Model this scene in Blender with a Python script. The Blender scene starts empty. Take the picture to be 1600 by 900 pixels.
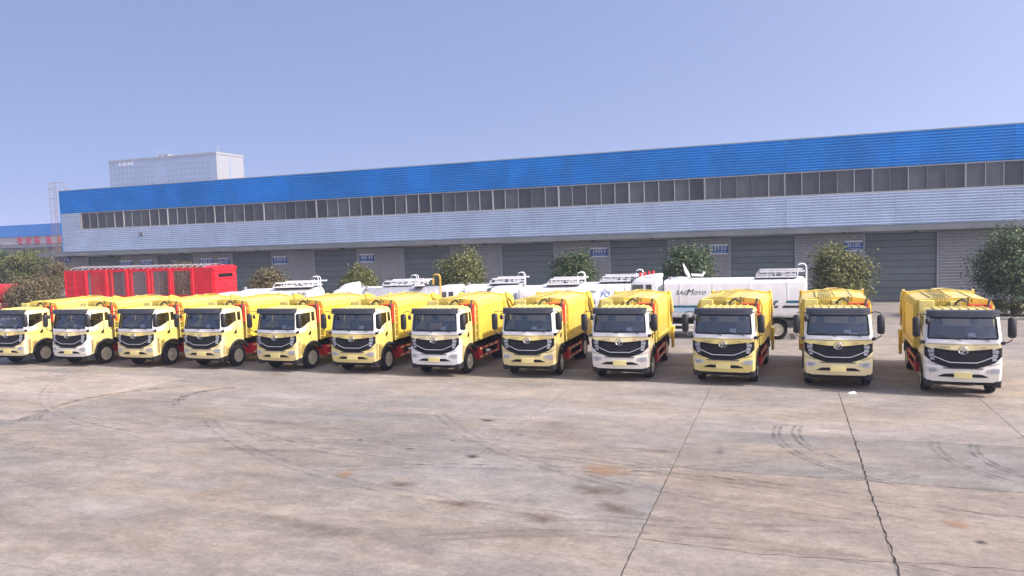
import bpy, bmesh, math, random
import numpy as np
from mathutils import Vector, Matrix
random.seed(7); rng = np.random.default_rng(7)
R = math.radians; PI = math.pi
SC = bpy.context.scene; COL = SC.collection

# ------------------------------------------------------------------ camera, sky, sun, exposure
cam = bpy.data.cameras.new('camera'); cam_o = bpy.data.objects.new('camera', cam); COL.objects.link(cam_o)
cam.sensor_width = 36; cam.lens = 1184.9 / 1600 * 36; cam.clip_end = 6000; cam.clip_start = .1
yaw, pitch, roll, CH = 0.34820776, 0.06397096, -0.03243833, 5.43707
fwd = Vector((-math.sin(yaw) * math.cos(pitch), math.cos(yaw) * math.cos(pitch), -math.sin(pitch)))
rt = Vector((math.cos(yaw), math.sin(yaw), 0)); up = rt.cross(fwd)
r2 = math.cos(roll) * rt + math.sin(roll) * up; u2 = -math.sin(roll) * rt + math.cos(roll) * up
m = Matrix((r2, u2, -fwd)).transposed().to_4x4(); m.translation = (0, 0, CH)
cam_o.matrix_world = m; SC.camera = cam_o

SUN_EL, SUN_AZ = R(42), R(-8)          # azimuth measured from +X towards +Y
sd = Vector((math.cos(SUN_EL) * math.cos(SUN_AZ), math.cos(SUN_EL) * math.sin(SUN_AZ), math.sin(SUN_EL)))
W = bpy.data.worlds.new('World'); SC.world = W; W.use_nodes = True
nt = W.node_tree; nt.nodes.clear()
sky = nt.nodes.new('ShaderNodeTexSky'); sky.sky_type = 'NISHITA'; sky.sun_disc = False
sky.sun_elevation = SUN_EL; sky.sun_rotation = PI / 2 - SUN_AZ
sky.air_density = 1.0; sky.dust_density = 5.0; sky.ozone_density = 3.0; sky.altitude = 0
tint = nt.nodes.new('ShaderNodeMix'); tint.data_type = 'RGBA'; tint.blend_type = 'MULTIPLY'
tint.inputs['Factor'].default_value = 1; tint.inputs[7].default_value = (1.10, 1.0, 1.02, 1)
bg = nt.nodes.new('ShaderNodeBackground'); bg.inputs['Strength'].default_value = 0.143
wo = nt.nodes.new('ShaderNodeOutputWorld')
tcw = nt.nodes.new('ShaderNodeTexCoord'); lift = nt.nodes.new('ShaderNodeVectorMath'); lift.operation = 'ADD'; lift.inputs[1].default_value = (0, 0, .42)
nrmv = nt.nodes.new('ShaderNodeVectorMath'); nrmv.operation = 'NORMALIZE'      # the air is hazy: lift the lookup so the horizon band stays even
nt.links.new(tcw.outputs['Generated'], lift.inputs[0]); nt.links.new(lift.outputs[0], nrmv.inputs[0]); nt.links.new(nrmv.outputs[0], sky.inputs[0])
nt.links.new(sky.outputs[0], tint.inputs[6]); nt.links.new(tint.outputs[2], bg.inputs[0]); nt.links.new(bg.outputs[0], wo.inputs[0])
sl = bpy.data.lights.new('sun', 'SUN'); sl.energy = 3.5; sl.angle = R(2.0); sl.color = (1, .93, .84)
so = bpy.data.objects.new('sun', sl); COL.objects.link(so); so.rotation_euler = (-sd).to_track_quat('-Z', 'Y').to_euler()
SC.view_settings.view_transform = 'Standard'; SC.view_settings.look = 'None'
SC.view_settings.exposure = 0.91; SC.view_settings.gamma = 1
SC.cycles.volume_bounces = 1; SC.cycles.max_bounces = 8; SC.cycles.transparent_max_bounces = 12
SC.cycles.caustics_reflective = False; SC.cycles.caustics_refractive = False

# ------------------------------------------------------------------ materials
MATS = {}
def mat(name, col, rough=.6, metal=0., spec=.5, noise=0., nscale=3., bump=0., bscale=40., coat=0., rnd=0., dirt=0.):
    """principled material with a little procedural unevenness in world-free object space"""
    if name in MATS: return MATS[name]
    M = bpy.data.materials.new(name); M.use_nodes = True; t = M.node_tree; b = t.nodes['Principled BSDF']
    b.inputs['Roughness'].default_value = rough; b.inputs['Metallic'].default_value = metal
    b.inputs['Specular IOR Level'].default_value = spec; b.inputs['Coat Weight'].default_value = coat
    b.inputs['Base Color'].default_value = (*col, 1)
    src = None
    if noise or rnd or dirt:
        tc = t.nodes.new('ShaderNodeTexCoord')
        n = t.nodes.new('ShaderNodeTexNoise'); n.inputs['Scale'].default_value = nscale; n.inputs['Detail'].default_value = 6
        oi0 = t.nodes.new('ShaderNodeObjectInfo'); ofs = t.nodes.new('ShaderNodeVectorMath'); ofs.operation = 'MULTIPLY_ADD'; ofs.inputs[0].default_value = (37, 53, 29)
        t.links.new(oi0.outputs['Random'], ofs.inputs[1]); t.links.new(tc.outputs['Object'], ofs.inputs[2])
        t.links.new(ofs.outputs[0], n.inputs['Vector'])
        mr = t.nodes.new('ShaderNodeMapRange'); mr.inputs[1].default_value = .3; mr.inputs[2].default_value = .7
        mr.inputs[3].default_value = 1 - noise; mr.inputs[4].default_value = 1 + noise
        t.links.new(n.outputs[0], mr.inputs[0]); fac = mr.outputs[0]
        if rnd:
            oi = t.nodes.new('ShaderNodeObjectInfo'); m2 = t.nodes.new('ShaderNodeMapRange')
            m2.inputs[3].default_value = 1 - rnd; m2.inputs[4].default_value = 1 + rnd
            t.links.new(oi.outputs['Random'], m2.inputs[0])
            mu = t.nodes.new('ShaderNodeMath'); mu.operation = 'MULTIPLY'
            t.links.new(fac, mu.inputs[0]); t.links.new(m2.outputs[0], mu.inputs[1]); fac = mu.outputs[0]
        vm = t.nodes.new('ShaderNodeVectorMath'); vm.operation = 'SCALE'; vm.inputs[0].default_value = col
        t.links.new(fac, vm.inputs['Scale']); src = vm.outputs[0]
        if dirt:
            n2 = t.nodes.new('ShaderNodeTexNoise'); n2.inputs['Scale'].default_value = 1.3; n2.inputs['Detail'].default_value = 8
            mp = t.nodes.new('ShaderNodeMapping'); mp.inputs['Scale'].default_value = (3, 3, .35)
            t.links.new(ofs.outputs[0], mp.inputs[0]); t.links.new(mp.outputs[0], n2.inputs['Vector'])
            m3 = t.nodes.new('ShaderNodeMapRange'); m3.inputs[1].default_value = .5; m3.inputs[2].default_value = .75; m3.inputs[4].default_value = dirt
            t.links.new(n2.outputs[0], m3.inputs[0])
            mx = t.nodes.new('ShaderNodeMix'); mx.data_type = 'RGBA'; mx.inputs[7].default_value = (.16, .14, .11, 1)
            t.links.new(m3.outputs[0], mx.inputs[0]); t.links.new(src, mx.inputs[6]); src = mx.outputs[2]
        t.links.new(src, b.inputs['Base Color'])
    if bump:
        n3 = t.nodes.new('ShaderNodeTexNoise'); n3.inputs['Scale'].default_value = bscale; n3.inputs['Detail'].default_value = 4
        tc2 = t.nodes.new('ShaderNodeTexCoord'); t.links.new(tc2.outputs['Object'], n3.inputs['Vector'])
        bp = t.nodes.new('ShaderNodeBump'); bp.inputs['Strength'].default_value = bump; bp.inputs['Distance'].default_value = .02
        t.links.new(n3.outputs[0], bp.inputs['Height']); t.links.new(bp.outputs[0], b.inputs['Normal'])
    MATS[name] = M; return M

def glass_mat(name, tintc, gloss=.25):
    M = bpy.data.materials.new(name); M.use_nodes = True; t = M.node_tree; t.nodes.clear()
    o = t.nodes.new('ShaderNodeOutputMaterial'); tr = t.nodes.new('ShaderNodeBsdfTransparent'); tr.inputs[0].default_value = (*tintc, 1)
    gl = t.nodes.new('ShaderNodeBsdfGlossy'); gl.inputs['Roughness'].default_value = .03; gl.inputs[0].default_value = (.9, .95, 1, 1)
    fr = t.nodes.new('ShaderNodeFresnel'); fr.inputs[0].default_value = 1.5
    ad = t.nodes.new('ShaderNodeMath'); ad.operation = 'MULTIPLY_ADD'; ad.inputs[1].default_value = 1.0; ad.inputs[2].default_value = gloss * .12
    mx = t.nodes.new('ShaderNodeMixShader'); t.links.new(fr.outputs[0], ad.inputs[0]); t.links.new(ad.outputs[0], mx.inputs[0])
    t.links.new(tr.outputs[0], mx.inputs[1]); t.links.new(gl.outputs[0], mx.inputs[2]); t.links.new(mx.outputs[0], o.inputs[0])
    MATS[name] = M; return M

def top_dust(name, col=(.56, .50, .30), amt=.85):
    t = MATS[name].node_tree; b = t.nodes['Principled BSDF']; src = b.inputs['Base Color'].links[0].from_socket
    g = t.nodes.new('ShaderNodeNewGeometry'); sp = t.nodes.new('ShaderNodeSeparateXYZ'); t.links.new(g.outputs['True Normal'], sp.inputs[0])
    mr = t.nodes.new('ShaderNodeMapRange'); mr.inputs[1].default_value = .35; mr.inputs[2].default_value = .95; mr.inputs[4].default_value = amt; t.links.new(sp.outputs[2], mr.inputs[0])
    n = t.nodes.new('ShaderNodeTexNoise'); n.inputs['Scale'].default_value = 2.2; n.inputs['Detail'].default_value = 7; tc = t.nodes.new('ShaderNodeTexCoord'); t.links.new(tc.outputs['Object'], n.inputs['Vector'])
    m2 = t.nodes.new('ShaderNodeMapRange'); m2.inputs[1].default_value = .3; m2.inputs[2].default_value = .65; t.links.new(n.outputs[0], m2.inputs[0])
    mu = t.nodes.new('ShaderNodeMath'); mu.operation = 'MULTIPLY'; t.links.new(mr.outputs[0], mu.inputs[0]); t.links.new(m2.outputs[0], mu.inputs[1])
    mx = t.nodes.new('ShaderNodeMix'); mx.data_type = 'RGBA'; mx.inputs[7].default_value = (*col, 1); t.links.new(mu.outputs[0], mx.inputs[0]); t.links.new(src, mx.inputs[6]); t.links.new(mx.outputs[2], b.inputs['Base Color'])
def cab_paint():
    """pale yellow cab with a white windscreen surround and white fading into the doors; 'whiteness' is a per-truck property"""
    M = bpy.data.materials.new('cab_paint'); M.use_nodes = True; t = M.node_tree; b = t.nodes['Principled BSDF']
    N = lambda k: t.nodes.new(k); L = t.links.new
    tc = N('ShaderNodeTexCoord'); sp = N('ShaderNodeSeparateXYZ'); L(tc.outputs['Object'], sp.inputs[0])
    at = N('ShaderNodeAttribute'); at.attribute_type = 'OBJECT'; at.attribute_name = 'whiteness'
    def mr(sock, a, bb, c=0., d=1.):
        k = N('ShaderNodeMapRange'); k.interpolation_type = 'SMOOTHSTEP'
        for i, v in zip((1, 2, 3, 4), (a, bb, c, d)): k.inputs[i].default_value = v
        L(sock, k.inputs[0]); return k.outputs[0]
    def mth(op, a, bb):
        k = N('ShaderNodeMath'); k.operation = op; k.use_clamp = True
        for i, v in enumerate((a, bb)):
            if hasattr(v, 'is_linked'): L(v, k.inputs[i])
            else: k.inputs[i].default_value = v
        return k.outputs[0]
    zup = mr(sp.outputs[2], 1.66, 1.76)                       # above the badge strip
    zroof = mr(sp.outputs[2], 2.60, 2.72, 1., 0.)             # roof itself is yellow
    yfr = mr(sp.outputs[1], .28, .95, 1., .18)                # fades to yellow along the door
    surround = mth('MULTIPLY', mth('MULTIPLY', zup, zroof), yfr)
    zlow = mr(sp.outputs[2], 1.46, 1.52, 1., 0.)              # bumper and lower corners
    yfr2 = mr(sp.outputs[1], .05, .5, 1., .15)
    low = mth('MULTIPLY', mth('MULTIPLY', zlow, yfr2), at.outputs['Fac'])
    strip = mth('MULTIPLY', mth('MULTIPLY', at.outputs['Fac'], .35), yfr2)
    fac = mth('MAXIMUM', mth('MAXIMUM', surround, low), strip)
    mx = N('ShaderNodeMix'); mx.data_type = 'RGBA'; mx.inputs[6].default_value = (.73, .585, .15, 1); mx.inputs[7].default_value = (.77, .78, .78, 1)
    L(fac, mx.inputs[0])
    n = N('ShaderNodeTexNoise'); n.inputs['Scale'].default_value = 2.5; n.inputs['Detail'].default_value = 7
    oi = N('ShaderNodeObjectInfo'); of = N('ShaderNodeVectorMath'); of.operation = 'MULTIPLY_ADD'; of.inputs[0].default_value = (37, 53, 29); L(oi.outputs['Random'], of.inputs[1]); L(tc.outputs['Object'], of.inputs[2]); L(of.outputs[0], n.inputs['Vector'])
    dm = N('ShaderNodeMix'); dm.data_type = 'RGBA'; dm.inputs[7].default_value = (.45, .40, .30, 1)
    L(mr(n.outputs[0], .5, .8, 0., .22), dm.inputs[0]); L(mx.outputs[2], dm.inputs[6])
    L(dm.outputs[2], b.inputs['Base Color']); b.inputs['Roughness'].default_value = .35; b.inputs['Coat Weight'].default_value = .6; b.inputs['Coat Roughness'].default_value = .08
    MATS['cab_paint'] = M; return M
cab_paint()
mat('body_yellow', (.69, .52, .065), .45, noise=.08, nscale=1.6, coat=.15, dirt=.22, bump=.03, bscale=6)
top_dust('body_yellow')
mat('pale_yellow', (.66, .58, .20), .5, noise=.12, nscale=3, dirt=.3)
mat('plate_yellow', (.80, .70, .30), .5)
mat('black_plastic', (.020, .021, .024), .5, spec=.35, noise=.2, nscale=6)
mat('visor_grey', (.045, .05, .06), .35, noise=.1)
mat('grille_black', (.008, .009, .010), .4, spec=.25)
mat('chassis_black', (.012, .013, .014), .7, spec=.2, noise=.3, nscale=5)
mat('rubber', (.016, .016, .017), .9, spec=.2, noise=.25, nscale=9)
mat('rim_steel', (.52, .50, .40), .4, metal=.25, noise=.2, nscale=8)
mat('wheel_olive', (.17, .165, .12), .55, noise=.2)
mat('chrome', (.62, .63, .64), .25, metal=.8)
mat('lamp_clear', (.27, .29, .32), .12, spec=.8)
mat('red_paint', (.52, .035, .028), .5, noise=.12, dirt=.2)
mat('guard_red', (.50, .015, .02), .45, noise=.1)
mat('stripe_cream', (.75, .66, .34), .5)
mat('hose_black', (.015, .015, .015), .5)
mat('pipe_olive', (.34, .28, .07), .5)
mat('interior', (.035, .037, .042), .8, noise=.2)
mat('seat_grey', (.06, .062, .07), .85)
mat('paper', (.78, .79, .80), .7)
mat('cardboard', (.38, .24, .12), .85, noise=.1)
mat('text_grey', (.22, .20, .12), .5)
mat('text_red', (.5, .08, .05), .5)
mat('text_dark', (.03, .035, .05), .5)
mat('text_blue', (.05, .22, .62), .5)
mat('white_paint', (.74, .76, .79), .4, noise=.05, coat=.15, dirt=.15)
mat('grey_tank', (.36, .37, .40), .4, metal=.3, noise=.1, dirt=.2)
mat('teal_stripe', (.02, .12, .20), .5)
mat('pale_blue', (.35, .52, .68), .5)
mat('ladder_orange', (.62, .36, .05), .5)
mat('bright_red', (.62, .012, .025), .45, noise=.12, nscale=2, dirt=.15)
mat('beacon_red', (.55, .03, .02), .3)
mat('mesh_grey', (.34, .33, .35), .5, metal=.3)
mat('wire_rust', (.16, .09, .09), .6)
mat('blue_clad', (.018, .23, .63), .5, spec=.3, noise=.14, nscale=.35, dirt=.12, rnd=.08)
mat('grey_clad', (.43, .52, .66), .45, noise=.10, nscale=.4, dirt=.14, rnd=.05)
mat('bay_clad', (.31, .325, .33), .5, noise=.1, nscale=.5, dirt=.25)
mat('door_panel', (.115, .15, .155), .5, noise=.1, nscale=1.2, rnd=.1, dirt=.2)
mat('jamb', (.30, .34, .38), .5)
mat('fascia', (.16, .18, .19), .6, noise=.15, nscale=.8, dirt=.3)
mat('mullion', (.27, .28, .29), .5, rnd=.35)
mat('mullion_dark', (.12, .125, .13), .5)
mat('pane_glass', (.062, .066, .072), .18, spec=.5, noise=.15, nscale=1.3, rnd=.35)
mat('roof_steel', (.25, .30, .36), .5, noise=.1)
mat('sign_blue', (.025, .075, .30), .4, noise=.1)
mat('sign_white', (.62, .66, .68), .5)
mat('rust_steel', (.17, .12, .095), .7, noise=.3, nscale=4)
mat('far_blue', (.05, .20, .55), .5, noise=.1, nscale=.2)
mat('far_grey', (.36, .35, .37), .6, noise=.1, nscale=.2)
mat('far_dark', (.07, .07, .10), .6)
mat('sign_red', (.55, .03, .09), .5)
mat('tower_white', (.22, .23, .24), .6, noise=.05, nscale=.1)
mat('tower_glass', (.17, .23, .34), .4)
mat('tower_haze_blue', (.22, .29, .43), .5, noise=.06, nscale=.08)  # tower front: blue of haze and shade put into the colour
mat('kerb', (.30, .28, .26), .8, noise=.15, dirt=.2)
mat('soil', (.09, .07, .05), .9, noise=.3)
mat('bark', (.10, .075, .055), .9, noise=.3, nscale=8, bump=.4)
mat('joint_dirt', (.050, .042, .036), .95, noise=.3, nscale=3)
mat('crack_black', (.018, .016, .015), .95)
glass_mat('cab_glass', (.80, .83, .86), .8)
glass_mat('side_glass', (.74, .78, .82), .4)

def leaf_mat(name, c1, c2, c3):
    M = bpy.data.materials.new(name); M.use_nodes = True; t = M.node_tree; b = t.nodes['Principled BSDF']
    g = t.nodes.new('ShaderNodeNewGeometry'); r = t.nodes.new('ShaderNodeValToRGB')
    r.color_ramp.elements[0].color = (*c1, 1); r.color_ramp.elements[1].color = (*c3, 1); e = r.color_ramp.elements.new(.55); e.color = (*c2, 1)
    t.links.new(g.outputs['Random Per Island'], r.inputs[0]); t.links.new(r.outputs[0], b.inputs['Base Color'])
    b.inputs['Roughness'].default_value = .55; b.inputs['Specular IOR Level'].default_value = .3
    tr = t.nodes.new('ShaderNodeBsdfTranslucent'); t.links.new(r.outputs[0], tr.inputs[0])
    mx = t.nodes.new('ShaderNodeMixShader'); mx.inputs[0].default_value = .25
    o = [n for n in t.nodes if n.type == 'OUTPUT_MATERIAL'][0]
    t.links.new(b.outputs[0], mx.inputs[1]); t.links.new(tr.outputs[0], mx.inputs[2]); t.links.new(mx.outputs[0], o.inputs[0])
    MATS[name] = M
leaf_mat('leaf_green', (.058, .080, .028), (.118, .132, .048), (.25, .235, .085))
leaf_mat('leaf_dark', (.030, .065, .030), (.068, .110, .046), (.15, .185, .085))
leaf_mat('leaf_brown', (.075, .070, .040), (.135, .12, .062), (.22, .18, .10))

def concrete():
    M = bpy.data.materials.new('concrete'); M.use_nodes = True; t = M.node_tree; b = t.nodes['Principled BSDF']
    N = lambda k: t.nodes.new(k); L = t.links.new
    ge = N('ShaderNodeNewGeometry')
    def noise(sx, sy, det, rough=.6, w=0.):
        mp = N('ShaderNodeMapping'); mp.inputs['Scale'].default_value = (sx, sy, 1); mp.inputs['Location'].default_value = (w, w * 1.7, 0)
        L(ge.outputs['Position'], mp.inputs[0]); n = N('ShaderNodeTexNoise'); n.inputs['Scale'].default_value = 1
        n.inputs['Detail'].default_value = det; n.inputs['Roughness'].default_value = rough; L(mp.outputs[0], n.inputs['Vector']); return n.outputs[0]
    def mr(s, a, bb, c=0., d=1.):
        k = N('ShaderNodeMapRange')
        for i, v in zip((1, 2, 3, 4), (a, bb, c, d)): k.inputs[i].default_value = v
        L(s, k.inputs[0]); return k.outputs[0]
    def mixc(f, a, bb, mode='MIX'):
        k = N('ShaderNodeMix'); k.data_type = 'RGBA'; k.blend_type = mode; L(f, k.inputs[0]) if hasattr(f, 'is_linked') else setattr(k.inputs[0], 'default_value', f)
        for i, v in ((6, a), (7, bb)):
            if hasattr(v, 'is_linked'): L(v, k.inputs[i])
            else: k.inputs[i].default_value = (*v, 1)
        return k.outputs[2]
    warm = N('ShaderNodeAttribute'); warm.attribute_type = 'OBJECT'; warm.attribute_name = 'warm'
    tone = N('ShaderNodeAttribute'); tone.attribute_type = 'OBJECT'; tone.attribute_name = 'tone'
    base = mixc(mr(noise(.09, .20, 6, .6), .40, .62), (.268, .261, .252), (.345, .296, .240))
    base = mixc(mr(noise(.13, .30, 7, .65, 17.), .47, .66, 0., .8), base, (.235, .236, .232))
    base = mixc(mr(noise(.20, .38, 7, .65, 27.), .50, .68, 0., .7), base, (.325, .306, .294))
    base = mixc(mr(noise(.22, .45, 7, .65, 21.), .57, .72, 0., .5), base, (.335, .245, .165))
    base = mixc(warm.outputs['Fac'], base, (.37, .285, .215), 'MIX')
    f = mr(tone.outputs['Fac'], 0., 2., 0., 1.48)
    for (sx, sy, w, amp) in ((.22, .50, 4., .52), (.6, 1.25, 2., .50), (1.9, 3.3, 6., .50), (7., 10., 1., .52), (26., 32., 8., .55), (70., 80., 3., .4)):     # smears drawn out along the traffic
        nn = mr(noise(sx, sy, 8, .7, w), .25, .75, 1 - amp * .5, 1 + amp * .5)
        k0 = N('ShaderNodeMath'); k0.operation = 'MULTIPLY'; L(f, k0.inputs[0]); L(nn, k0.inputs[1]); f = k0.outputs[0]
    k = N('ShaderNodeVectorMath'); k.operation = 'SCALE'; L(base, k.inputs[0]); L(f, k.inputs['Scale'])
    L(k.outputs[0], b.inputs['Base Color']); b.inputs['Roughness'].default_value = .8; b.inputs['Specular IOR Level'].default_value = .3
    bp = N('ShaderNodeBump'); bp.inputs['Strength'].default_value = .35; bp.inputs['Distance'].default_value = .02
    L(noise(9, 9, 6, .7), bp.inputs['Height']); L(bp.outputs[0], b.inputs['Normal'])
    MATS['concrete'] = M
concrete()

def stain_mat(name, col, a=.7, stretch=1.0, ns=3.0):
    """soft-edged stain: opacity falls off from the middle of its own sheet, broken by noise"""
    M = bpy.data.materials.new(name); M.use_nodes = True; t = M.node_tree; b = t.nodes['Principled BSDF']
    N = lambda k: t.nodes.new(k); L = t.links.new
    b.inputs['Base Color'].default_value = (*col, 1); b.inputs['Roughness'].default_value = .75
    tc = N('ShaderNodeTexCoord'); ln = N('ShaderNodeVectorMath'); ln.operation = 'LENGTH'
    mp = N('ShaderNodeMapping'); mp.inputs['Location'].default_value = (-1, -1, 0); mp.inputs['Scale'].default_value = (2, 2, 0)
    L(tc.outputs['Generated'], mp.inputs[0]); L(mp.outputs[0], ln.inputs[0])
    n = N('ShaderNodeTexNoise'); n.inputs['Scale'].default_value = ns; n.inputs['Detail'].default_value = 7; L(tc.outputs['Object'], n.inputs['Vector'])
    s = N('ShaderNodeMath'); s.operation = 'MULTIPLY_ADD'; s.inputs[1].default_value = 1.5; L(n.outputs[0], s.inputs[0])
    sub = N('ShaderNodeMath'); sub.operation = 'MULTIPLY'; sub.inputs[1].default_value = -1.25; L(ln.outputs['Value'], sub.inputs[0]); L(sub.outputs[0], s.inputs[2])
    r = N('ShaderNodeMapRange'); r.inputs[1].default_value = 0.; r.inputs[2].default_value = .85; r.inputs[4].default_value = a; L(s.outputs[0], r.inputs[0])
    L(r.outputs[0], b.inputs['Alpha']); MATS[name] = M
stain_mat('stain_oil', (.04, .04, .038), .95, ns=4)
stain_mat('stain_rust', (.33, .185, .095), .6, ns=2.6)
stain_mat('stain_brown', (.12, .08, .055), .62, ns=2.6)
stain_mat('tyre_smear', (.09, .085, .082), .34, ns=3)
stain_mat('dust_pale', (.48, .45, .42), .5, ns=2)

# ------------------------------------------------------------------ mesh helpers
class MB:
    def __init__(s): s.v = []; s.f = []; s.mi = []
    def add(s, vs, fs, mi=0):
        o = len(s.v); s.v += [tuple(p) for p in vs]; s.f += [tuple(i + o for i in f) for f in fs]; s.mi += [mi] * len(fs); return s
    def box(s, x0, x1, y0, y1, z0, z1, mi=0):
        return s.add([(x, y, z) for z in (z0, z1) for y in (y0, y1) for x in (x0, x1)],
                     [(0, 2, 3, 1), (4, 5, 7, 6), (0, 1, 5, 4), (2, 6, 7, 3), (0, 4, 6, 2), (1, 3, 7, 5)], mi)
    def hull(s, pts, mi=0):
        bm = bmesh.new(); [bm.verts.new(p) for p in pts]
        r = bmesh.ops.convex_hull(bm, input=bm.verts[:])
        bmesh.ops.dissolve_limit(bm, angle_limit=.02, verts=bm.verts[:], edges=bm.edges[:])
        bm.verts.index_update(); vs = [v.co[:] for v in bm.verts]; fs = [[v.index for v in f.verts] for f in bm.faces]; bm.free()
        return s.add(vs, fs, mi)
    def cbox(s, x0, x1, y0, y1, z0, z1, b=.02, mi=0):
        P = []
        for ix, x in enumerate((x0, x1)):
            for iy, y in enumerate((y0, y1)):
                for iz, z in enumerate((z0, z1)):
                    sx, sy, sz = (b, -b)[ix], (b, -b)[iy], (b, -b)[iz]
                    P += [(x, y + sy, z + sz), (x + sx, y, z + sz), (x + sx, y + sy, z)]
        return s.hull(P, mi)
    def tube(s, pts, r, n=8, mi=0, closed=False):
        pts = [Vector(p) for p in pts]; rings = []; k = len(pts)
        for i, p in enumerate(pts):
            a = pts[(i - 1) % k] if (i > 0 or closed) else p; c = pts[(i + 1) % k] if (i < k - 1 or closed) else p
            d = (c - a).normalized(); ref = Vector((0, 0, 1)) if abs(d.z) < .9 else Vector((1, 0, 0))
            u = d.cross(ref).normalized(); w = d.cross(u); rr = r[i] if isinstance(r, (list, tuple)) else r
            rings.append([p + rr * (math.cos(2 * PI * j / n) * u + math.sin(2 * PI * j / n) * w) for j in range(n)])
        return s.loft(rings, cap=not closed, loop=closed, mi=mi)
    def loft(s, rings, cap=True, loop=False, mi=0):
        n = len(rings[0]); vs = [p for r in rings for p in r]; fs = []; k = len(rings)
        for i in range(k if loop else k - 1):
            for j in range(n):
                a = i * n + j; b = i * n + (j + 1) % n; c = ((i + 1) % k) * n + (j + 1) % n; d = ((i + 1) % k) * n + j
                fs.append((a, d, c, b))
        if cap: fs += [tuple(range(n)), tuple((k - 1) * n + j for j in reversed(range(n)))]
        return s.add(vs, fs, mi)
    def bar(s, p, q, w, h=None, mi=0):
        p, q = Vector(p), Vector(q); h = h or w; d = (q - p).normalized(); ref = Vector((0, 0, 1)) if abs(d.z) < .9 else Vector((0, 1, 0))
        u = d.cross(ref).normalized() * w / 2; v = d.cross(u).normalized() * h / 2
        return s.loft([[p + u + v, p - u + v, p - u - v, p + u - v], [q + u + v, q - u + v, q - u - v, q + u - v]], mi=mi)
    def extrude_x(s, prof, x0, x1, mi=0):           # profile of (y,z), closed
        return s.loft([[(x0, y, z) for y, z in prof], [(x1, y, z) for y, z in prof]], mi=mi)
    def extrude_y(s, prof, y0, y1, mi=0):           # profile of (x,z), closed
        return s.loft([[(x, y0, z) for x, z in prof], [(x, y1, z) for x, z in prof]], mi=mi)
    def lathe_x(s, prof, n=24, mi=0, cx=0, cy=0, cz=0):   # profile of (x,r), about the x axis
        rings = [[(cx + x, cy + r * math.cos(2 * PI * j / n), cz + r * math.sin(2 * PI * j / n)) for j in range(n)] for x, r in prof]
        return s.loft(rings, cap=True, mi=mi)
    def grid(s, fn, nu, nv, mi=0):
        vs = [fn(i / nu, j / nv) for j in range(nv + 1) for i in range(nu + 1)]
        fs = [(j * (nu + 1) + i, j * (nu + 1) + i + 1, (j + 1) * (nu + 1) + i + 1, (j + 1) * (nu + 1) + i) for j in range(nv) for i in range(nu)]
        return s.add(vs, fs, mi)

def mesh_of(name, mb, mats, smooth=None, recalc=True):
    me = bpy.data.meshes.new(name); me.from_pydata(mb.v, [], mb.f)
    mats = mats if isinstance(mats, (list, tuple)) else [mats]
    for k in mats: me.materials.append(MATS[k])
    if len(mats) > 1: me.polygons.foreach_set('material_index', mb.mi)
    if recalc:
        bm = bmesh.new(); bm.from_mesh(me); bmesh.ops.recalc_face_normals(bm, faces=bm.faces[:]); bm.to_mesh(me); bm.free()
    if smooth is not None:
        me.shade_smooth(); me.set_sharp_from_angle(angle=R(smooth))
    me.update(); return me
def link(name, data, parent=None, loc=None):
    o = bpy.data.objects.new(name, data); COL.objects.link(o)
    if parent: o.parent = parent
    if loc is not None: o.location = loc
    return o
def obj(name, mb, mats, parent=None, smooth=None, loc=None, recalc=True):
    return link(name, mesh_of(name, mb, mats, smooth, recalc), parent, loc)
def tag(o, label=None, cat=None, group=None, kind=None):
    for k, v in (('label', label), ('category', cat), ('group', group), ('kind', kind)):
        if v: o[k] = v
    return o
def empty(name, loc, rz=0., label=None, cat=None, group=None):
    o = bpy.data.objects.new(name, None); COL.objects.link(o); o.location = loc; o.rotation_euler = (0, 0, rz); o.empty_display_size = .3
    return tag(o, label, cat, group)
KIDS = {}
def copy_tree(o, parent=None):
    c = o.copy(); COL.objects.link(c)
    if parent: c.parent = parent
    for ch in [k for k in ALL_CHILDREN.get(o.name, [])]: copy_tree(ch, c)
    return c
ALL_CHILDREN = {}
def index_children():
    ALL_CHILDREN.clear()
    for o in bpy.data.objects:
        if o.parent: ALL_CHILDREN.setdefault(o.parent.name, []).append(o)
def text_mesh(body, size, matname, extrude=.004, shear=0., spacing=1.):
    cu = bpy.data.curves.new('lettering', 'FONT'); cu.body = body; cu.size = size; cu.extrude = extrude; cu.align_x = 'LEFT'; cu.shear = shear; cu.space_character = spacing
    cu.resolution_u = 3
    o = bpy.data.objects.new('lettering', cu); COL.objects.link(o)
    dg = bpy.context.evaluated_depsgraph_get(); me = bpy.data.meshes.new_from_object(o.evaluated_get(dg)); bpy.data.objects.remove(o)
    me.materials.clear(); me.materials.append(MATS[matname]); return me
def text_obj(name, body, size, matname, parent, M4, **k):
    me = text_mesh(body, size, matname, **k); me.transform(M4); return link(name, me, parent)
FACE_FRONT = lambda x, y, z: Matrix.Translation((x, y, z)) @ Matrix.Rotation(PI / 2, 4, 'X')       # reads from -Y

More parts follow.
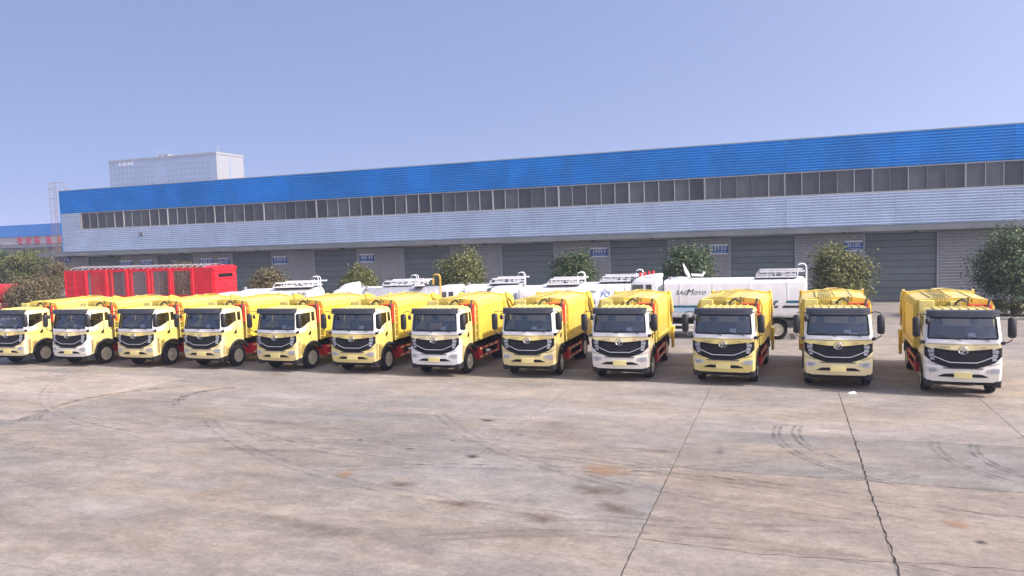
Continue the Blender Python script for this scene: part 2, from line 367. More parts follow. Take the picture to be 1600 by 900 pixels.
# ------------------------------------------------------------------ the yard
XL = [-49.4, -45.2, -41.0, -36.8, -32.6, -28.4, -24.2, -20.0, -15.8, -11.6, -7.39, -2.54, 1.59, 5.64, 9.8, 14.0, 18.2, 22.4]
YL = [1.2, 5.2, 9.2, 13.2, 17.6, 21.2, 25.4, 29.6, 33.8, 38.0]
mb = MB(); mb.add([(-3000, -800, -.03), (2500, -800, -.03), (2500, 3500, -.03), (-3000, 3500, -.03)], [(0, 1, 2, 3)])
ground = tag(obj('ground', mb, 'concrete'), kind='structure'); ground['tone'] = .95; ground['warm'] = .1
mb = MB(); mb.add([(XL[0], YL[0], -.022), (XL[-1], YL[0], -.022), (XL[-1], YL[-1], -.022), (XL[0], YL[-1], -.022)], [(0, 1, 2, 3)])
obj('joint_filling', mb, 'joint_dirt', ground)
mb = MB()
for x0, x1, y0, y1 in ((-160, 60, 38.0, 120), (-160, XL[0], -10, 38.0), (XL[-1], 60, -10, 38.0)):
    nx = max(1, int((x1 - x0) / 20)); mb.add([(x0, y0, 0), (x1, y0, 0), (x1, y1, 0), (x0, y1, 0)], [(0, 1, 2, 3)])
apron = tag(obj('concrete_apron', mb, 'concrete'), kind='structure'); apron['tone'] = .97; apron['warm'] = .12
sr = random.Random(3)
for i in range(len(XL) - 1):
    for j in range(len(YL) - 1):
        x0, x1, y0, y1 = XL[i], XL[i + 1], YL[j], YL[j + 1]; g = .003
        b = .0015
        s = MB(); P0 = [(x0 + g, y0 + g), (x1 - g, y0 + g), (x1 - g, y1 - g), (x0 + g, y1 - g)]
        q = lambda d, z: [(x + (d if k in (0, 3) else -d), y + (d if k in (0, 1) else -d), z) for k, (x, y) in enumerate(P0)]
        s.loft([q(0, -.028), q(0, -b), q(b, 0)])
        rn = sr.uniform(-1, 1); right = x0 > -8
        tn = 1.0 + (.04 * rn if right else .012 * rn); wm = .05 + (.05 * sr.random() if right else 0)
        if y0 >= 21: tn *= 1.05; wm += .10
        elif y0 >= 17: tn *= .90
        elif y0 >= 13: tn *= (.90 if x0 > -3 else .93); wm += .34 if x0 > -3 else 0
        else: tn *= .92; wm += .16
        if x1 < -24 and 16 < y0 < 22: tn *= 1.20; wm += .20
        so_ = obj('concrete_slab', s, 'concrete', ground); so_['tone'] = tn; so_['warm'] = wm
# the jagged crack that runs down one joint, and finer ones
def crack(pts, w, name='crack', amp=.05):
    s = MB(); L_ = []; rr = random.Random(len(pts) * 7 + int(pts[0][0] * 10)); P = [Vector((*p, 0)) for p in pts]; line = []
    for a, b_ in zip(P[:-1], P[1:]):
        n = max(2, int((b_ - a).length / .16))
        line += [a.lerp(b_, k / n) for k in range(n)]
    line.append(P[-1]); vs = []; fs = []
    for k, p in enumerate(line):
        d = (line[min(k + 1, len(line) - 1)] - line[max(k - 1, 0)]).normalized(); nrm = Vector((-d.y, d.x, 0))
        c = p + nrm * rr.uniform(-amp, amp); hw = w * rr.uniform(.25, 1.25) / 2
        vs += [(c + nrm * hw + Vector((0, 0, .003)))[:], (c - nrm * hw + Vector((0, 0, .003)))[:]]
    for k in range(len(line) - 1): fs.append((2 * k, 2 * k + 1, 2 * k + 3, 2 * k + 2))
    s.add(vs, fs); return obj(name, s, 'crack_black', ground, recalc=False)
crack([(1.60, 9.5), (1.63, 13.2), (1.58, 17), (1.62, 21)], .036, amp=.022)
crack([(1.60, 21), (1.60, 27)], .022, amp=.015)
crack([(-2.54, 9.5), (-2.55, 17.6)], .018, amp=.012)
crack([(-2.54, 17.6), (-2.56, 27)], .010, amp=.01)
crack([(1.6, 13.35), (-.6, 13.1), (-2.5, 13.25)], .016, amp=.03)
crack([(1.6, 13.4), (4.2, 13.6)], .016, amp=.03)
crack([(-2.5, 17.65), (5.7, 17.55)], .014, amp=.02)
crack([(-2.5, 21.25), (5.7, 21.15), (12, 21.2)], .010, amp=.01)
crack([(-7.4, 17.5), (-7.39, 27)], .010, amp=.01)
crack([(5.64, 20), (5.64, 27)], .012, amp=.01)
crack([(-24.2, 21.2), (-7.4, 21.2)], .008, amp=.01)
crack([(2.9, 16.2), (3.9, 16.05), (4.2, 16.1)], .02, amp=.04)
crack([(-7.4, 17.6), (-4.2, 18.6), (-2.6, 18.9)], .014, amp=.05)
def sheet(name, cx, cy, hx, hy, rz, matname, z=.004):
    s = MB(); s.add([(-hx, -hy, 0), (hx, -hy, 0), (hx, hy, 0), (-hx, hy, 0)], [(0, 1, 2, 3)])
    o = obj(name, s, matname, ground, loc=(cx, cy, z)); o.rotation_euler = (0, 0, rz); return o
k = 0
for cx, cy, hx, hy, rz, mm in ((-7.5, 17.35, .36, .34, .3, 'stain_oil'), (-8.55, 21.0, .5, .3, .1, 'stain_oil'), (-9.4, 17.6, .28, .12, .5, 'stain_oil'), (-8.6, 18.6, .16, .1, 0, 'stain_oil'),
        (-7.0, 19.6, .3, .08, .1, 'stain_oil'), (-11.2, 18.1, .14, .12, 0, 'stain_oil'), (-6.6, 20.1, .16, .07, 0, 'stain_oil'),
        (-4.05, 17.0, 1.05, 1.0, .1, 'stain_rust'), (-9.9, 15.3, .45, .7, .3, 'stain_rust'), (2.9, 15.4, .5, .4, 0, 'stain_rust'), (-20.6, 26.9, .9, .35, .1, 'stain_rust'),
        (-4.5, 13.75, .75, .55, .2, 'stain_brown'), (-6.4, 14.1, .9, .4, .2, 'stain_brown'), (-3.2, 14.6, 1.0, .5, -.2, 'stain_brown'), (-8.2, 14.9, .7, .35, .2, 'stain_brown'), (-3.9, 15.6, 1.2, .6, .1, 'stain_brown'),
        (-20.9, 27.2, .35, .12, .1, 'stain_oil'), (-20.2, 27.2, .3, .1, .1, 'stain_oil'),
        (-6, 22.5, 5, 1.4, .0, 'dust_pale'), (-14, 12, 3, 1.3, .2, 'dust_pale'), (-17, 22.8, 6, 1.3, 0, 'dust_pale'),
        (3.1, 14.6, .2, .16, .2, 'stain_oil'), (-1.6, 19.2, .22, .9, .0, 'tyre_smear'), (-13.5, 16.5, 3.2, .5, .1, 'tyre_smear'), (-9.0, 12.2, 3.2, .45, -.12, 'tyre_smear'), (-3.5, 18.9, 2.0, .16, .02, 'tyre_smear'), (-15, 19.3, 4, .5, .05, 'tyre_smear')):
    k += 1; sheet('stain', cx, cy, hx, hy, rz, mm, .004 + .0006 * k)
def tyre_arc(cx, cy, r, a0, a1, w=.22, z=.0035, m_='tyre_arc', gap=.08):
    for off in (-gap, gap):
        s = MB(); n = 28
        s.grid(lambda u, v: (cx + (r + off + (v - .5) * .10) * math.cos(a0 + (a1 - a0) * u), cy + (r + off + (v - .5) * .10) * math.sin(a0 + (a1 - a0) * u), z), n, 1)
        obj('tyre_mark', s, m_, ground, recalc=False)
def tyre_arc_mat(nm='tyre_arc', al=.62):
    M = bpy.data.materials.new(nm); M.use_nodes = True; t = M.node_tree; b = t.nodes['Principled BSDF']; b.inputs['Base Color'].default_value = (.06, .056, .055, 1); b.inputs['Roughness'].default_value = .8
    n = t.nodes.new('ShaderNodeTexNoise'); n.inputs['Scale'].default_value = 2.2; n.inputs['Detail'].default_value = 9; n.inputs['Roughness'].default_value = .75
    g = t.nodes.new('ShaderNodeNewGeometry'); t.links.new(g.outputs['Position'], n.inputs['Vector'])
    r = t.nodes.new('ShaderNodeMapRange'); r.inputs[1].default_value = .42; r.inputs[2].default_value = .72; r.inputs[4].default_value = al
    t.links.new(n.outputs[0], r.inputs[0]); t.links.new(r.outputs[0], b.inputs['Alpha']); MATS[nm] = M
tyre_arc_mat(); tyre_arc_mat('tyre_faint', .34)
tyre_arc(3.8, 21.5, 3.6, R(168), R(252)); tyre_arc(4.0, 21.4, 4.3, R(170), R(246)); tyre_arc(6.6, 20.6, 3.2, R(165), R(250)); tyre_arc(6.8, 20.4, 2.6, R(160), R(230))
tyre_arc(-19.5, 22.5, 1.6, R(120), R(230)); tyre_arc(-19.2, 22.5, 2.0, R(130), R(240))
for q_, (cx_, cy_, r_, a_, b__) in enumerate(((-9, -6, 24, 62, 118), (-11, -8, 27, 66, 122), (-16, 34, 17, 205, 262), (-18, 36, 21, 215, 275), (-4, 34, 20, 228, 285), (2, 30, 15, 215, 268), (-25, 30, 13, 215, 300), (-8, 32, 15.5, 240, 300), (-3, -3, 20, 60, 112), (-1, 2, 11.5, 62, 118))):
    tyre_arc(cx_, cy_, r_, R(a_), R(b__), z=.0026 + .00012 * q_, m_='tyre_faint', gap=.14)
tyre_arc(-21.5, 20.5, 3.2, R(110), R(235)); tyre_arc(-21.0, 20.3, 3.8, R(115), R(225))

# ------------------------------------------------------------------ the long warehouse
WY = 62.03; WXL, WXR = -75.0, 30.0; K0, KW = 10.266, 4.805
ZT, ZWT, ZWB, ZC = 12.30, 9.75, 8.06, 5.50
wh = empty('warehouse', ((WXL + WXR) / 2, WY + 18, 0), 0, 'long warehouse with blue ribbed top, window strip and grey shutter doors', 'building')
wc = Vector(wh.location)
class WB(MB):                                    # built in world coordinates, stored relative to the warehouse
    def done(s, name, mats, parent=wh, base=None, **k):
        b = base if base is not None else wc
        s.v = [(x - b[0], y - b[1], z - b[2]) for x, y, z in s.v]; return obj(name, s, mats, parent, **k)
b = WB(); b.box(WXL, WXR, WY + .12, WY + 36, 0, 11.9); b.done('structure_box', 'far_dark')
def ribbed(x0, x1, z0, z1, pitch, depth, y):
    """horizontal trapezoid ribs between z0 and z1, closed at the back"""
    n = max(1, round((z1 - z0) / pitch)); p = (z1 - z0) / n; prof = []
    for i in range(n):
        z = z0 + i * p; prof += [(y, z + .02 * p), (y, z + .42 * p), (y - depth, z + .56 * p), (y - depth, z + .88 * p)]
    prof += [(y, z1), (y + .06, z1), (y + .06, z0)]
    return prof
def grooved(z0, z1, pitch, depth, y):
    n = round((z1 - z0) / pitch); p = (z1 - z0) / n; prof = []
    for i in range(n):
        z = z0 + i * p; prof += [(y, z), (y, z + .30 * p), (y - depth, z + .36 * p), (y - depth, z + .94 * p)]
    return prof + [(y, z1), (y + .04, z1), (y + .04, z0)]
def clad_row(name, mname, z0, z1, pitch, depth, y, xs):
    for x0, x1 in zip(xs[:-1], xs[1:]):
        b = WB(); b.extrude_x(ribbed(x0, x1, z0, z1, pitch, depth, y), x0 + .008, x1 - .008); b.done(name, mname, recalc=True)
xs = [WXL + (WXR - WXL) * i / 14 for i in range(15)]
clad_row('blue_cladding_sheet', 'blue_clad', ZWT + .08, ZT, .21, .085, WY, xs)
clad_row('grey_cladding_sheet', 'grey_clad', ZC + .10, ZWB - .06, .195, .07, WY, xs)
b = WB(); b.extrude_x(ribbed(0, 0, ZWB - .06, ZWT + .08, .195, .07, WY), WXL + .01, -72.25); b.done('grey_cladding_sheet', 'grey_clad')
b = WB(); b.box(WXL - .05, WXR, WY - .09, WY + .35, ZT + .002, ZT + .07); b.done('parapet_cap', 'jamb')
b = WB(); b.box(WXL - .06, WXL, WY - .07, WY + .3, 0.02, ZT - .001); b.done('corner_trim', 'blue_clad')
b = WB(); b.box(WXL - .02, WXL + .0, WY + .31, WY + 36, 0, 11.95); b.done('end_wall', 'grey_clad')
b = WB(); b.add([(WXL, WY + .4, 12.0), (WXR, WY + .4, 12.0), (WXR, WY + 18, 12.25), (WXL, WY + 18, 12.25), (WXR, WY + 36, 12.0), (WXL, WY + 36, 12.0)], [(0, 1, 2, 3), (3, 2, 4, 5)]); b.done('roof', 'roof_steel')
# window strip: frame > panes and mullions
b = WB(); b.box(-72.25, WXR, WY - .05, WY + .05, ZWB - .055, ZWB + .03); b.box(-72.25, WXR, WY - .05, WY + .05, ZWT + .0, ZWT + .075); b.box(-72.25, -72.10, WY - .06, WY + .05, ZWB + .031, ZWT - .001)
strip = b.done('window_strip', 'mullion', base=(-72.25, WY, ZWB)); strip.location = Vector((-72.25, WY, ZWB)) - wc
PW = 1.2012; npn = int((WXR + 72.1) / PW); wr = random.Random(5)
b = MB(); b.box(0.02, PW - .02, .02, .04, .03, ZWT - ZWB); pane_me = mesh_of('pane', b, 'pane_glass')
b = MB(); b.box(-.028, .028, -.03, .05, .031, ZWT - ZWB - .001); mul_me = mesh_of('mullion', b, 'mullion'); mul_dk = mesh_of('mullion', b, 'mullion_dark')
b = MB(); b.box(-.06, .06, -.055, .05, .031, ZWT - ZWB - .001); mul_wide = mesh_of('mullion', b, 'mullion')
for i in range(npn):
    p = link('pane', pane_me, strip, (.15 + i * PW, wr.uniform(-.006, .006), 0)); p.rotation_euler = (wr.uniform(-.012, .012), 0, wr.uniform(-.015, .015))
    me = mul_wide if i % 5 == 0 else (mul_dk if wr.random() < .25 else mul_me)
    link('mullion', me, strip, (.15 + i * PW + wr.uniform(-.05, .05), 0, 0))
# canopy
b = WB(); b.box(-76.4, WXR, WY - 2.0, WY - .05, ZC - .02, ZC + .07); can = b.done('canopy', 'fascia')
b = WB(); b.box(-76.4, WXR, WY - 2.06, WY - 2.002, ZC - .32, ZC + .06); b.done('canopy_fascia', 'fascia')
for i in range(22):
    x = WXL + 2.2 + i * 4.805
    b = WB(); b.extrude_x([(WY - 1.98, ZC - .03), (WY - .06, ZC - .03), (WY - .06, ZC - .55), (WY - 1.98, ZC - .14)], x - .05, x + .05); b.done('canopy_bracket', 'fascia')
# bays and doors under the canopy
DH = 4.75
b = WB(); b.box(WXL, WXR, WY + .0, WY + .08, DH + .25, ZC - .021); b.done('door_header', 'bay_clad')
for k in range(-18, 5):
    x0, x1 = max(WXL, K0 + k * KW), min(WXR, K0 + (k + 1) * KW)
    if x1 - x0 < .3: continue
    if k % 2 == 0:
        b = WB(); b.extrude_x(grooved(.02, DH + .25, .22, .10, WY - .01), x0 + .06, x1 - .06); b.done('wall_bay', 'bay_clad')
        for xx in (x0, x1):
            b = WB(); b.box(xx - .055, xx + .055, WY - .11, WY + .1, .01, DH + .249); b.done('door_jamb', 'jamb')
    else:
        d = WB(); d.box(x0 + .06, x1 - .06, WY + .06, WY + .11, .01, DH + .249)
        door = d.done('shutter_door', 'chassis_black', base=(x0, WY, 0)); door.location = Vector((x0, WY, 0)) - wc
        ph = (DH + .22) / 10
        pm = MB(); pm.cbox(.075, x1 - x0 - .075, 0.0, .055, .012, ph - .004, .018); pme = mesh_of('door_panel', pm, 'door_panel')
        for q in range(10): link('door_panel', pme, door, (0, wr.uniform(-.004, .004), q * ph))
# ladder cage on the roof corner, wall lamp, sign boards
ld = empty('roof_ladder', (-75.35, WY - .25, 0), 0, 'rusty steel ladder with safety cage above the left roof corner', 'ladder')
b = MB()
for x in (-.18, .18): b.tube([(x, 0, .2), (x, 0, 13.3)], .025, 6)
obj('ladder_rail', b, 'rust_steel', ld)
for i in range(30): b = MB(); b.tube([(-.18, 0, .6 + i * .42), (.18, 0, .6 + i * .42)], .014, 5); obj('rung', b, 'rust_steel', ld)
for z in (4, 6, 8, 10, 11.5, 12.5, 13.2):
    b = MB(); b.tube([(.34 * math.cos(a), -.32 + .34 * math.sin(a) * -1 + .0, z) for a in [R(-40 + 26 * j) for j in range(11)]], .015, 5); obj('cage_hoop', b, 'rust_steel', ld)
b = MB()
for a in range(-10, 200, 50): b.tube([(.34 * math.cos(R(a)), -.32 - .34 * math.sin(R(a)), 3.6), (.34 * math.cos(R(a)), -.32 - .34 * math.sin(R(a)), 13.2)], .012, 5)
obj('cage_strip', b, 'rust_steel', ld)
b = MB(); b.tube([(.18, 0, 13.3), (.7, .3, 13.25), (1.1, .4, 12.4)], .022, 6); b.tube([(-.18, 0, 13.3), (.5, .7, 13.25), (.9, .9, 12.4)], .022, 6); b.tube([(.45, .15, 13.27), (.45, .2, 12.4)], .02, 6)
obj('handrail', b, 'rust_steel', ld)
fl = empty('floodlight', (-63.56, WY - .1, 7.23), 0, 'small dark floodlight on the grey wall below the left windows', 'lamp')
b = MB(); b.cbox(-.22, .16, -.34, -.12, -.16, .16, .03); obj('housing', b, 'black_plastic', fl); b = MB(); b.bar((.05, -.15, 0), (.28, .05, .0), .08); obj('arm', b, 'jamb', fl)
b = MB(); b.box(-.18, .12, -.352, -.341, -.12, .12); obj('lens', b, 'lamp_clear', fl)
def strokes(parent, x0, x1, z0, z1, y, n, m_, seed, thick=.05, depth=.012, name='lettering'):
    """blocky characters too blurred to read: n glyphs of short strokes, one mesh per glyph"""
    rr = random.Random(seed); w = (x1 - x0) / n
    for i in range(n):
        a, c = x0 + i * w + .08 * w, x0 + (i + 1) * w - .08 * w; s = MB(); h = z1 - z0
        for q in range(rr.choice((2, 3, 3))):
            zz = z0 + h * (q + .5) / 3 + rr.uniform(-.08, .08) * h; aa = a + rr.uniform(0, .25) * w; s.box(aa, c - rr.uniform(0, .2) * w, y - depth - .001 * q, y, zz - thick / 2, zz + thick / 2)
        for q in range(rr.choice((1, 2, 2))):
            xx = a + (c - a) * rr.uniform(.1, .9); s.box(xx - thick / 2, xx + thick / 2, y - depth - .004 - .001 * q, y, z0 + rr.uniform(0, .2) * h, z1)
        obj(name, s, m_, parent)
def sign(x0, x1, z0, z1, label, seed, n=5):
    t = empty('sign_board', ((x0 + x1) / 2, WY - .14, z0), 0, label, 'sign', 'blue sign boards on the warehouse'); w = (x1 - x0) / 2; h = z1 - z0
    s = MB(); s.box(-w, w, 0, .03, 0, h); obj('board', s, 'sign_blue', t)
    s = MB(); s.box(-w + .02, w - .02, -.006, -.001, h - .16, h - .01); obj('top_band', s, 'sign_white', t)
    s = MB(); s.box(-w + .02, w - .02, -.006, -.001, .01, .11); obj('bottom_band', s, 'sign_white', t)
    strokes(t, -w + .12, w - .12, .30, h - .2, -.001, n, 'sign_white', seed, .035)
    strokes(t, -w + .2, w - .2, .15, .24, -.001, n + 2, 'pale_blue', seed + 50, .02)
for i, (x0, x1, lab) in enumerate(((-5.76, -4.28, 'blue sign board on grey bay above the white tank truck with black lettering'), (-15.38, -13.95, 'blue sign board beside the dark tree, fourth bay from the right'), (-37.54, -36.0, 'blue sign board in the middle of the warehouse above a small tree'),
        (-47.25, -45.63, 'blue sign board right of the red trailer, above its neighbouring small tree'), (4.1, 5.34, 'blue sign board half hidden by the second tree from the right'), (-66.93, -65.1, 'faded blue sign board above the left part of the red trailer, left of a pair'),
        (-64.01, -62.4, 'faded blue sign board above the left part of the red trailer, right of a pair'), (-56.25, -54.5, 'blue sign board above the red trailer, half behind a tree top'), (-53.99, -52.51, 'blue sign board above the right end of the red trailer'))):
    sign(x0, x1, 3.72, 4.55, lab, i + 1)
cs = empty('corner_sign', (-74.45, WY - .14, 4.5), 0, 'small dark blue square sign at the left corner under the canopy', 'sign')
s = MB(); s.box(-.5, .5, 0, .03, 0, .62); obj('board', s, 'sign_blue', cs); strokes(cs, -.42, .42, .1, .52, -.001, 2, 'sign_white', 77, .06)

# ------------------------------------------------------------------ far shed and the tower in the haze
fs_ = empty('far_shed', (-150, 112, 0), 0, 'distant shed with blue roof band and red characters on grey wall', 'building')
s = MB(); s.box(-80, 48, 0, 30, 0, 7.6); obj('wall', s, 'far_grey', fs_)
s = MB(); s.box(-80.2, 48.2, -.3, 30, 9.2, 11.6); obj('blue_band', s, 'far_blue', fs_)
s = MB(); s.box(-80.1, 48.1, -.15, 30, 7.61, 9.19); obj('sign_wall', s, 'far_grey', fs_)
s = MB(); s.box(-80, 48, -2.0, -.01, 6.6, 7.0); obj('canopy', s, 'far_dark', fs_)
for i in range(14): s = MB(); s.box(-78 + i * 9, -73 + i * 9, -.08, -.01, .01, 5.5); obj('door', s, 'far_dark', fs_)
for i, x in enumerate((-146.9, -144.5, -142.0, -138.9, -136.1)):
    strokes(fs_, x - .95 + 150, x + .95 + 150, 7.65, 9.15, -.16, 1, 'sign_red', 300 + i, .2, .1, 'character')
tw = empty('tower_block', (-390, 400, 0), 0, 'pale high-rise block fading into the haze behind the warehouse', 'building')
s = MB(); s.box(-46, 45, 0, 26, 0, 66.6); obj('wall', s, 'tower_white', tw)
s = MB(); s.box(-46.4, 45.4, -.4, 26.4, 66.61, 68); obj('parapet', s, 'tower_white', tw)
s = MB(); s.box(45.02, 45.1, 12, 13.6, 20, 65); obj('stair_window', s, 'tower_glass', tw)
s = MB(); s.box(-45.5, 44.6, -.05, -.005, 1, 66.4); obj('hazed_front', s, 'tower_haze_blue', tw)  # thin sheet that paints distance haze and shade over the front wall
wm = MB(); wm.box(-1.1, 1.1, -.11, .2, 0, 1.8); wme = mesh_of('window', wm, 'tower_glass')
cols = [-41 + 3.6 * i for i in range(10)] + [5 + 3.7 * i for i in range(10)]
for r_ in range(10):
    for c_ in cols: link('window', wme, tw, (c_, 0, 61.2 - r_ * 3.6))
low = MB()
for r_ in range(10, 16):
    for c_ in cols: low.box(c_ - 1.1, c_ + 1.1, -.11, .2, 61.2 - r_ * 3.6, 63 - r_ * 3.6)
tag(obj('window', low, 'tower_glass', tw), kind='stuff')
for x in (-6, -2, 44.5): s = MB(); s.tube([(x, 3, 68), (x, 3, 72.5)], [.35, .15], 6); obj('mast', s, 'tower_white', tw)
s = MB(); s.box(-8, 0, 6, 12, 68.01, 70.2); obj('lift_house', s, 'tower_white', tw)
strokes(tw, -38, -24, 63.6, 66.0, -.06, 4, 'sign_white', 91, .4, .2)

# ------------------------------------------------------------------ yellow refuse trucks (front at -Y, origin on the ground under the bumper)
def lerp_tab(tab, z):
    if z <= tab[0][0]: return tab[0][1]
    for (a, p), (b_, q) in zip(tab[:-1], tab[1:]):
        if z <= b_: t = (z - a) / (b_ - a); return p + (q - p) * t
    return tab[-1][1]
YF = [(.50, .0), (.58, -.07), (.80, -.09), (1.05, -.08), (1.6, -.05), (1.86, -.005), (2.55, .115), (2.66, .17), (2.73, .30)]
HW = [(.50, 1.04), (.6, 1.065), (1.0, 1.08), (1.86, 1.08), (2.55, 1.03), (2.66, 1.0), (2.73, .90)]
CR = .11; BOW = .075; CAB_R = 1.6
def front_pt(x, z, off=0.):
    yf, hw = lerp_tab(YF, z), lerp_tab(HW, z); ax = abs(x); xi = hw - CR; sg = 1 if x >= 0 else -1
    if ax <= xi: return (x, yf + BOW * (ax / xi) ** 2 - off, z)
    t = min(1, (ax - xi) / CR); a = math.asin(t); return (sg * (xi + (CR + off) * math.sin(a)), yf + BOW + CR - (CR + off) * math.cos(a), z)
def fpatch(mb, x0, x1, zb, zt, n=8, m_=3, off=.012, back=.03):
    zb_ = zb if callable(zb) else (lambda x: zb); zt_ = zt if callable(zt) else (lambda x: zt)
    def P(i, j, o):
        x = x0 + (x1 - x0) * i / n; return front_pt(x, zb_(x) + (zt_(x) - zb_(x)) * j / m_, o)
    vs = [P(i, j, off) for j in range(m_ + 1) for i in range(n + 1)]
    fs = [(j * (n + 1) + i, j * (n + 1) + i + 1, (j + 1) * (n + 1) + i + 1, (j + 1) * (n + 1) + i) for j in range(m_) for i in range(n)]
    rim = [(i, 0) for i in range(n)] + [(n, j) for j in range(m_)] + [(i, m_) for i in range(n, 0, -1)] + [(0, j) for j in range(m_, 0, -1)]
    o = len(vs); vs += [P(i, j, off - back) for i, j in rim]; K = len(rim); idx = lambda i, j: j * (n + 1) + i
    for q in range(K): fs.append((idx(*rim[(q + 1) % K]), idx(*rim[q]), o + q, o + (q + 1) % K))
    return mb.add(vs, fs)
# stations round half the cab: ('f', fraction) front, ('c', angle) corner, ('s', t) side, ('r', x fraction) rear
ST = [('f', 0), ('f', .2), ('f', .4), ('f', .6), ('f', .8), ('f', .93), ('f', 1.0), ('c', 30), ('c', 60), ('c', 90), ('s', .06), ('s', .2), ('s', .34), ('s', .46), ('s', .58), ('s', .655), ('s', .72), ('s', .80), ('s', .90), ('s', .955), ('r', 1), ('r', .5), ('r', 0)]
ARC_C, ARC_R = (1.15, .5), .70
def zbot(y):
    d = ARC_R ** 2 - (y - ARC_C[0]) ** 2
    return max(.60, ARC_C[1] + math.sqrt(d)) if d > 0 else .60
def st_xy(st, z):
    yf, hw = lerp_tab(YF, z), lerp_tab(HW, z); k, t = st; y0 = yf + BOW + CR; yr = CAB_R - (.04 if z > 2.6 else 0)
    if k == 'f': return t * (hw - CR), yf + BOW * t * t
    if k == 'c': a = R(t); return hw - CR + CR * math.sin(a), yf + BOW + CR - CR * math.cos(a)
    if k == 's': return hw, y0 + (yr - .06 - y0) * t
    return (hw - .05) * t, yr
def belt(st):
    k, t = st
    if k in 'fc': return 1.86 + (.02 if k == 'c' else 0)
    if k == 's': return 1.90 if t < .2 else (1.90 + (t - .2) / .4 * .2 if t < .6 else 2.12)
    return 2.12
def z_levels(st):
    x, y = st_xy(st, 1.2); k = st[0]
    z0 = .50 if k == 'f' else (.55 if k == 'c' else (zbot(y) if k == 's' else .95))
    b_ = belt(st); return [z0 + (1.42 - z0) * q / 4 for q in range(5)] + [1.62, b_ - .03, b_, b_ + (2.52 - b_) * .5, 2.52, 2.56, 2.66, 2.73]
NL = 13; WB_, WT_ = 7, 9
def build_cab(root):
    shell, wind, sidew, quart = MB(), MB(), {1: MB(), -1: MB()}, {1: MB(), -1: MB()}
    grid = [[(lambda z: (*st_xy(st, z), z))(z) for z in z_levels(st)] for st in ST]
    for sg in (1, -1):
        V = lambda i, j, inset=0.: (sg * (grid[i][j][0] - (inset if ST[i][0] in 'sc' else 0)), grid[i][j][1] + (inset if ST[i][0] == 'f' else 0), grid[i][j][2])
        for i in range(len(ST) - 1):
            for j in range(NL - 1):
                k0, k1 = ST[i], ST[i + 1]; hole = None
                if WB_ <= j < WT_:
                    if k1[0] == 'f': hole = wind
                    elif k0[0] == 's' and k1[0] == 's' and .06 <= k0[1] and k1[1] <= .655: hole = sidew[sg]
                    elif k0[0] == 's' and k1[0] == 's' and .72 <= k0[1] and k1[1] <= .90: hole = quart[sg]
                if hole is None: shell.add([V(i, j), V(i + 1, j), V(i + 1, j + 1), V(i, j + 1)], [(0, 1, 2, 3) if sg > 0 else (3, 2, 1, 0)])
                else: hole.add([V(i, j, .012), V(i + 1, j, .012), V(i + 1, j + 1, .012), V(i, j + 1, .012)], [(0, 1, 2, 3) if sg > 0 else (3, 2, 1, 0)])
        # roof
        for i in range(len(ST) - 1):
            a, b_ = V(i, NL - 1), V(i + 1, NL - 1)
            shell.add([a, b_, (b_[0] * .6, .85 + (b_[1] - .85) * .7, 2.765), (a[0] * .6, .85 + (a[1] - .85) * .7, 2.765), (0, .85, 2.775)], [(0, 1, 2, 3), (3, 2, 4)] if sg > 0 else [(3, 2, 1, 0), (4, 2, 3)])
    for o_ in (shell, wind, *sidew.values(), *quart.values()): pass
    def weld(mb, name, m_, parent, smooth=35):
        me = bpy.data.meshes.new(name); me.from_pydata(mb.v, [], mb.f); bm = bmesh.new(); bm.from_mesh(me)
        bmesh.ops.remove_doubles(bm, verts=bm.verts[:], dist=.0006); bmesh.ops.recalc_face_normals(bm, faces=bm.faces[:]); bm.to_mesh(me); bm.free()
        me.materials.append(MATS[m_]); me.shade_smooth(); me.set_sharp_from_angle(angle=R(smooth)); return link(name, me, parent)
    cab = weld(shell, 'cab', 'cab_paint', root)
    weld(wind, 'windscreen', 'cab_glass', cab)
    for sg in (1, -1): weld(sidew[sg], 'door_window', 'side_glass', cab); weld(quart[sg], 'quarter_window', 'side_glass', cab)
    # dark seal round the windscreen
    b = MB(); fpatch(b, -.955, .955, 1.848, 1.895, 12, 1, .008); fpatch(b, -.90, .90, 2.49, 2.54, 12, 1, .008)
    for sg in (1, -1):
        P = lambda z, o: front_pt(sg * (lerp_tab(HW, z) - CR - o), z, .008)
        for q in range(6):
            z0, z1 = 1.89 + .1 * q, 1.99 + .1 * q; b.add([P(z0, .03), P(z0, -.015), P(z1, -.015), P(z1, .03)], [(0, 1, 2, 3)])
    obj('windscreen_seal', b, 'grille_black', cab)
    # sun visor
    b = MB(); n = 14; rings = []
    for i in range(n + 1):
        x = -1.0 + 2.0 * i / n; bow = .07 * x * x; e = .0 if abs(x) < .95 else .05
        rings.append([(x, .03 + bow + e, 2.545), (x, -.055 + bow + e, 2.555), (x, -.035 + bow + e, 2.74), (x, .02 + bow + e, 2.765), (x, .22 + bow, 2.765), (x, .20 + bow, 2.70)])
    b.loft(rings); obj('sun_visor', b, 'visor_grey', cab, smooth=40)
    # grille, chrome blade, lower grille slats
    gt = lambda x: 1.495 + .075 * (abs(x) / .8) ** 1.5; gb = lambda x: .945 + .15 * max(0, (abs(x) - .3) / .5) ** 1.4
    b = MB(); fpatch(b, -.80, .80, gb, gt, 18, 5, .010); gr = obj('grille', b, 'grille_black', cab)
    for q in range(4):
        f = lambda x, q=q: 1.20 + .055 * q + .02 * (abs(x) / .8) ** 2 + (.075 * (abs(x) / .8) ** 2)
        b = MB(); fpatch(b, -.70, .70, lambda x, f=f: f(x), lambda x, f=f: f(x) + .022, 14, 1, .022); obj('grille_slat', b, 'black_plastic', gr)
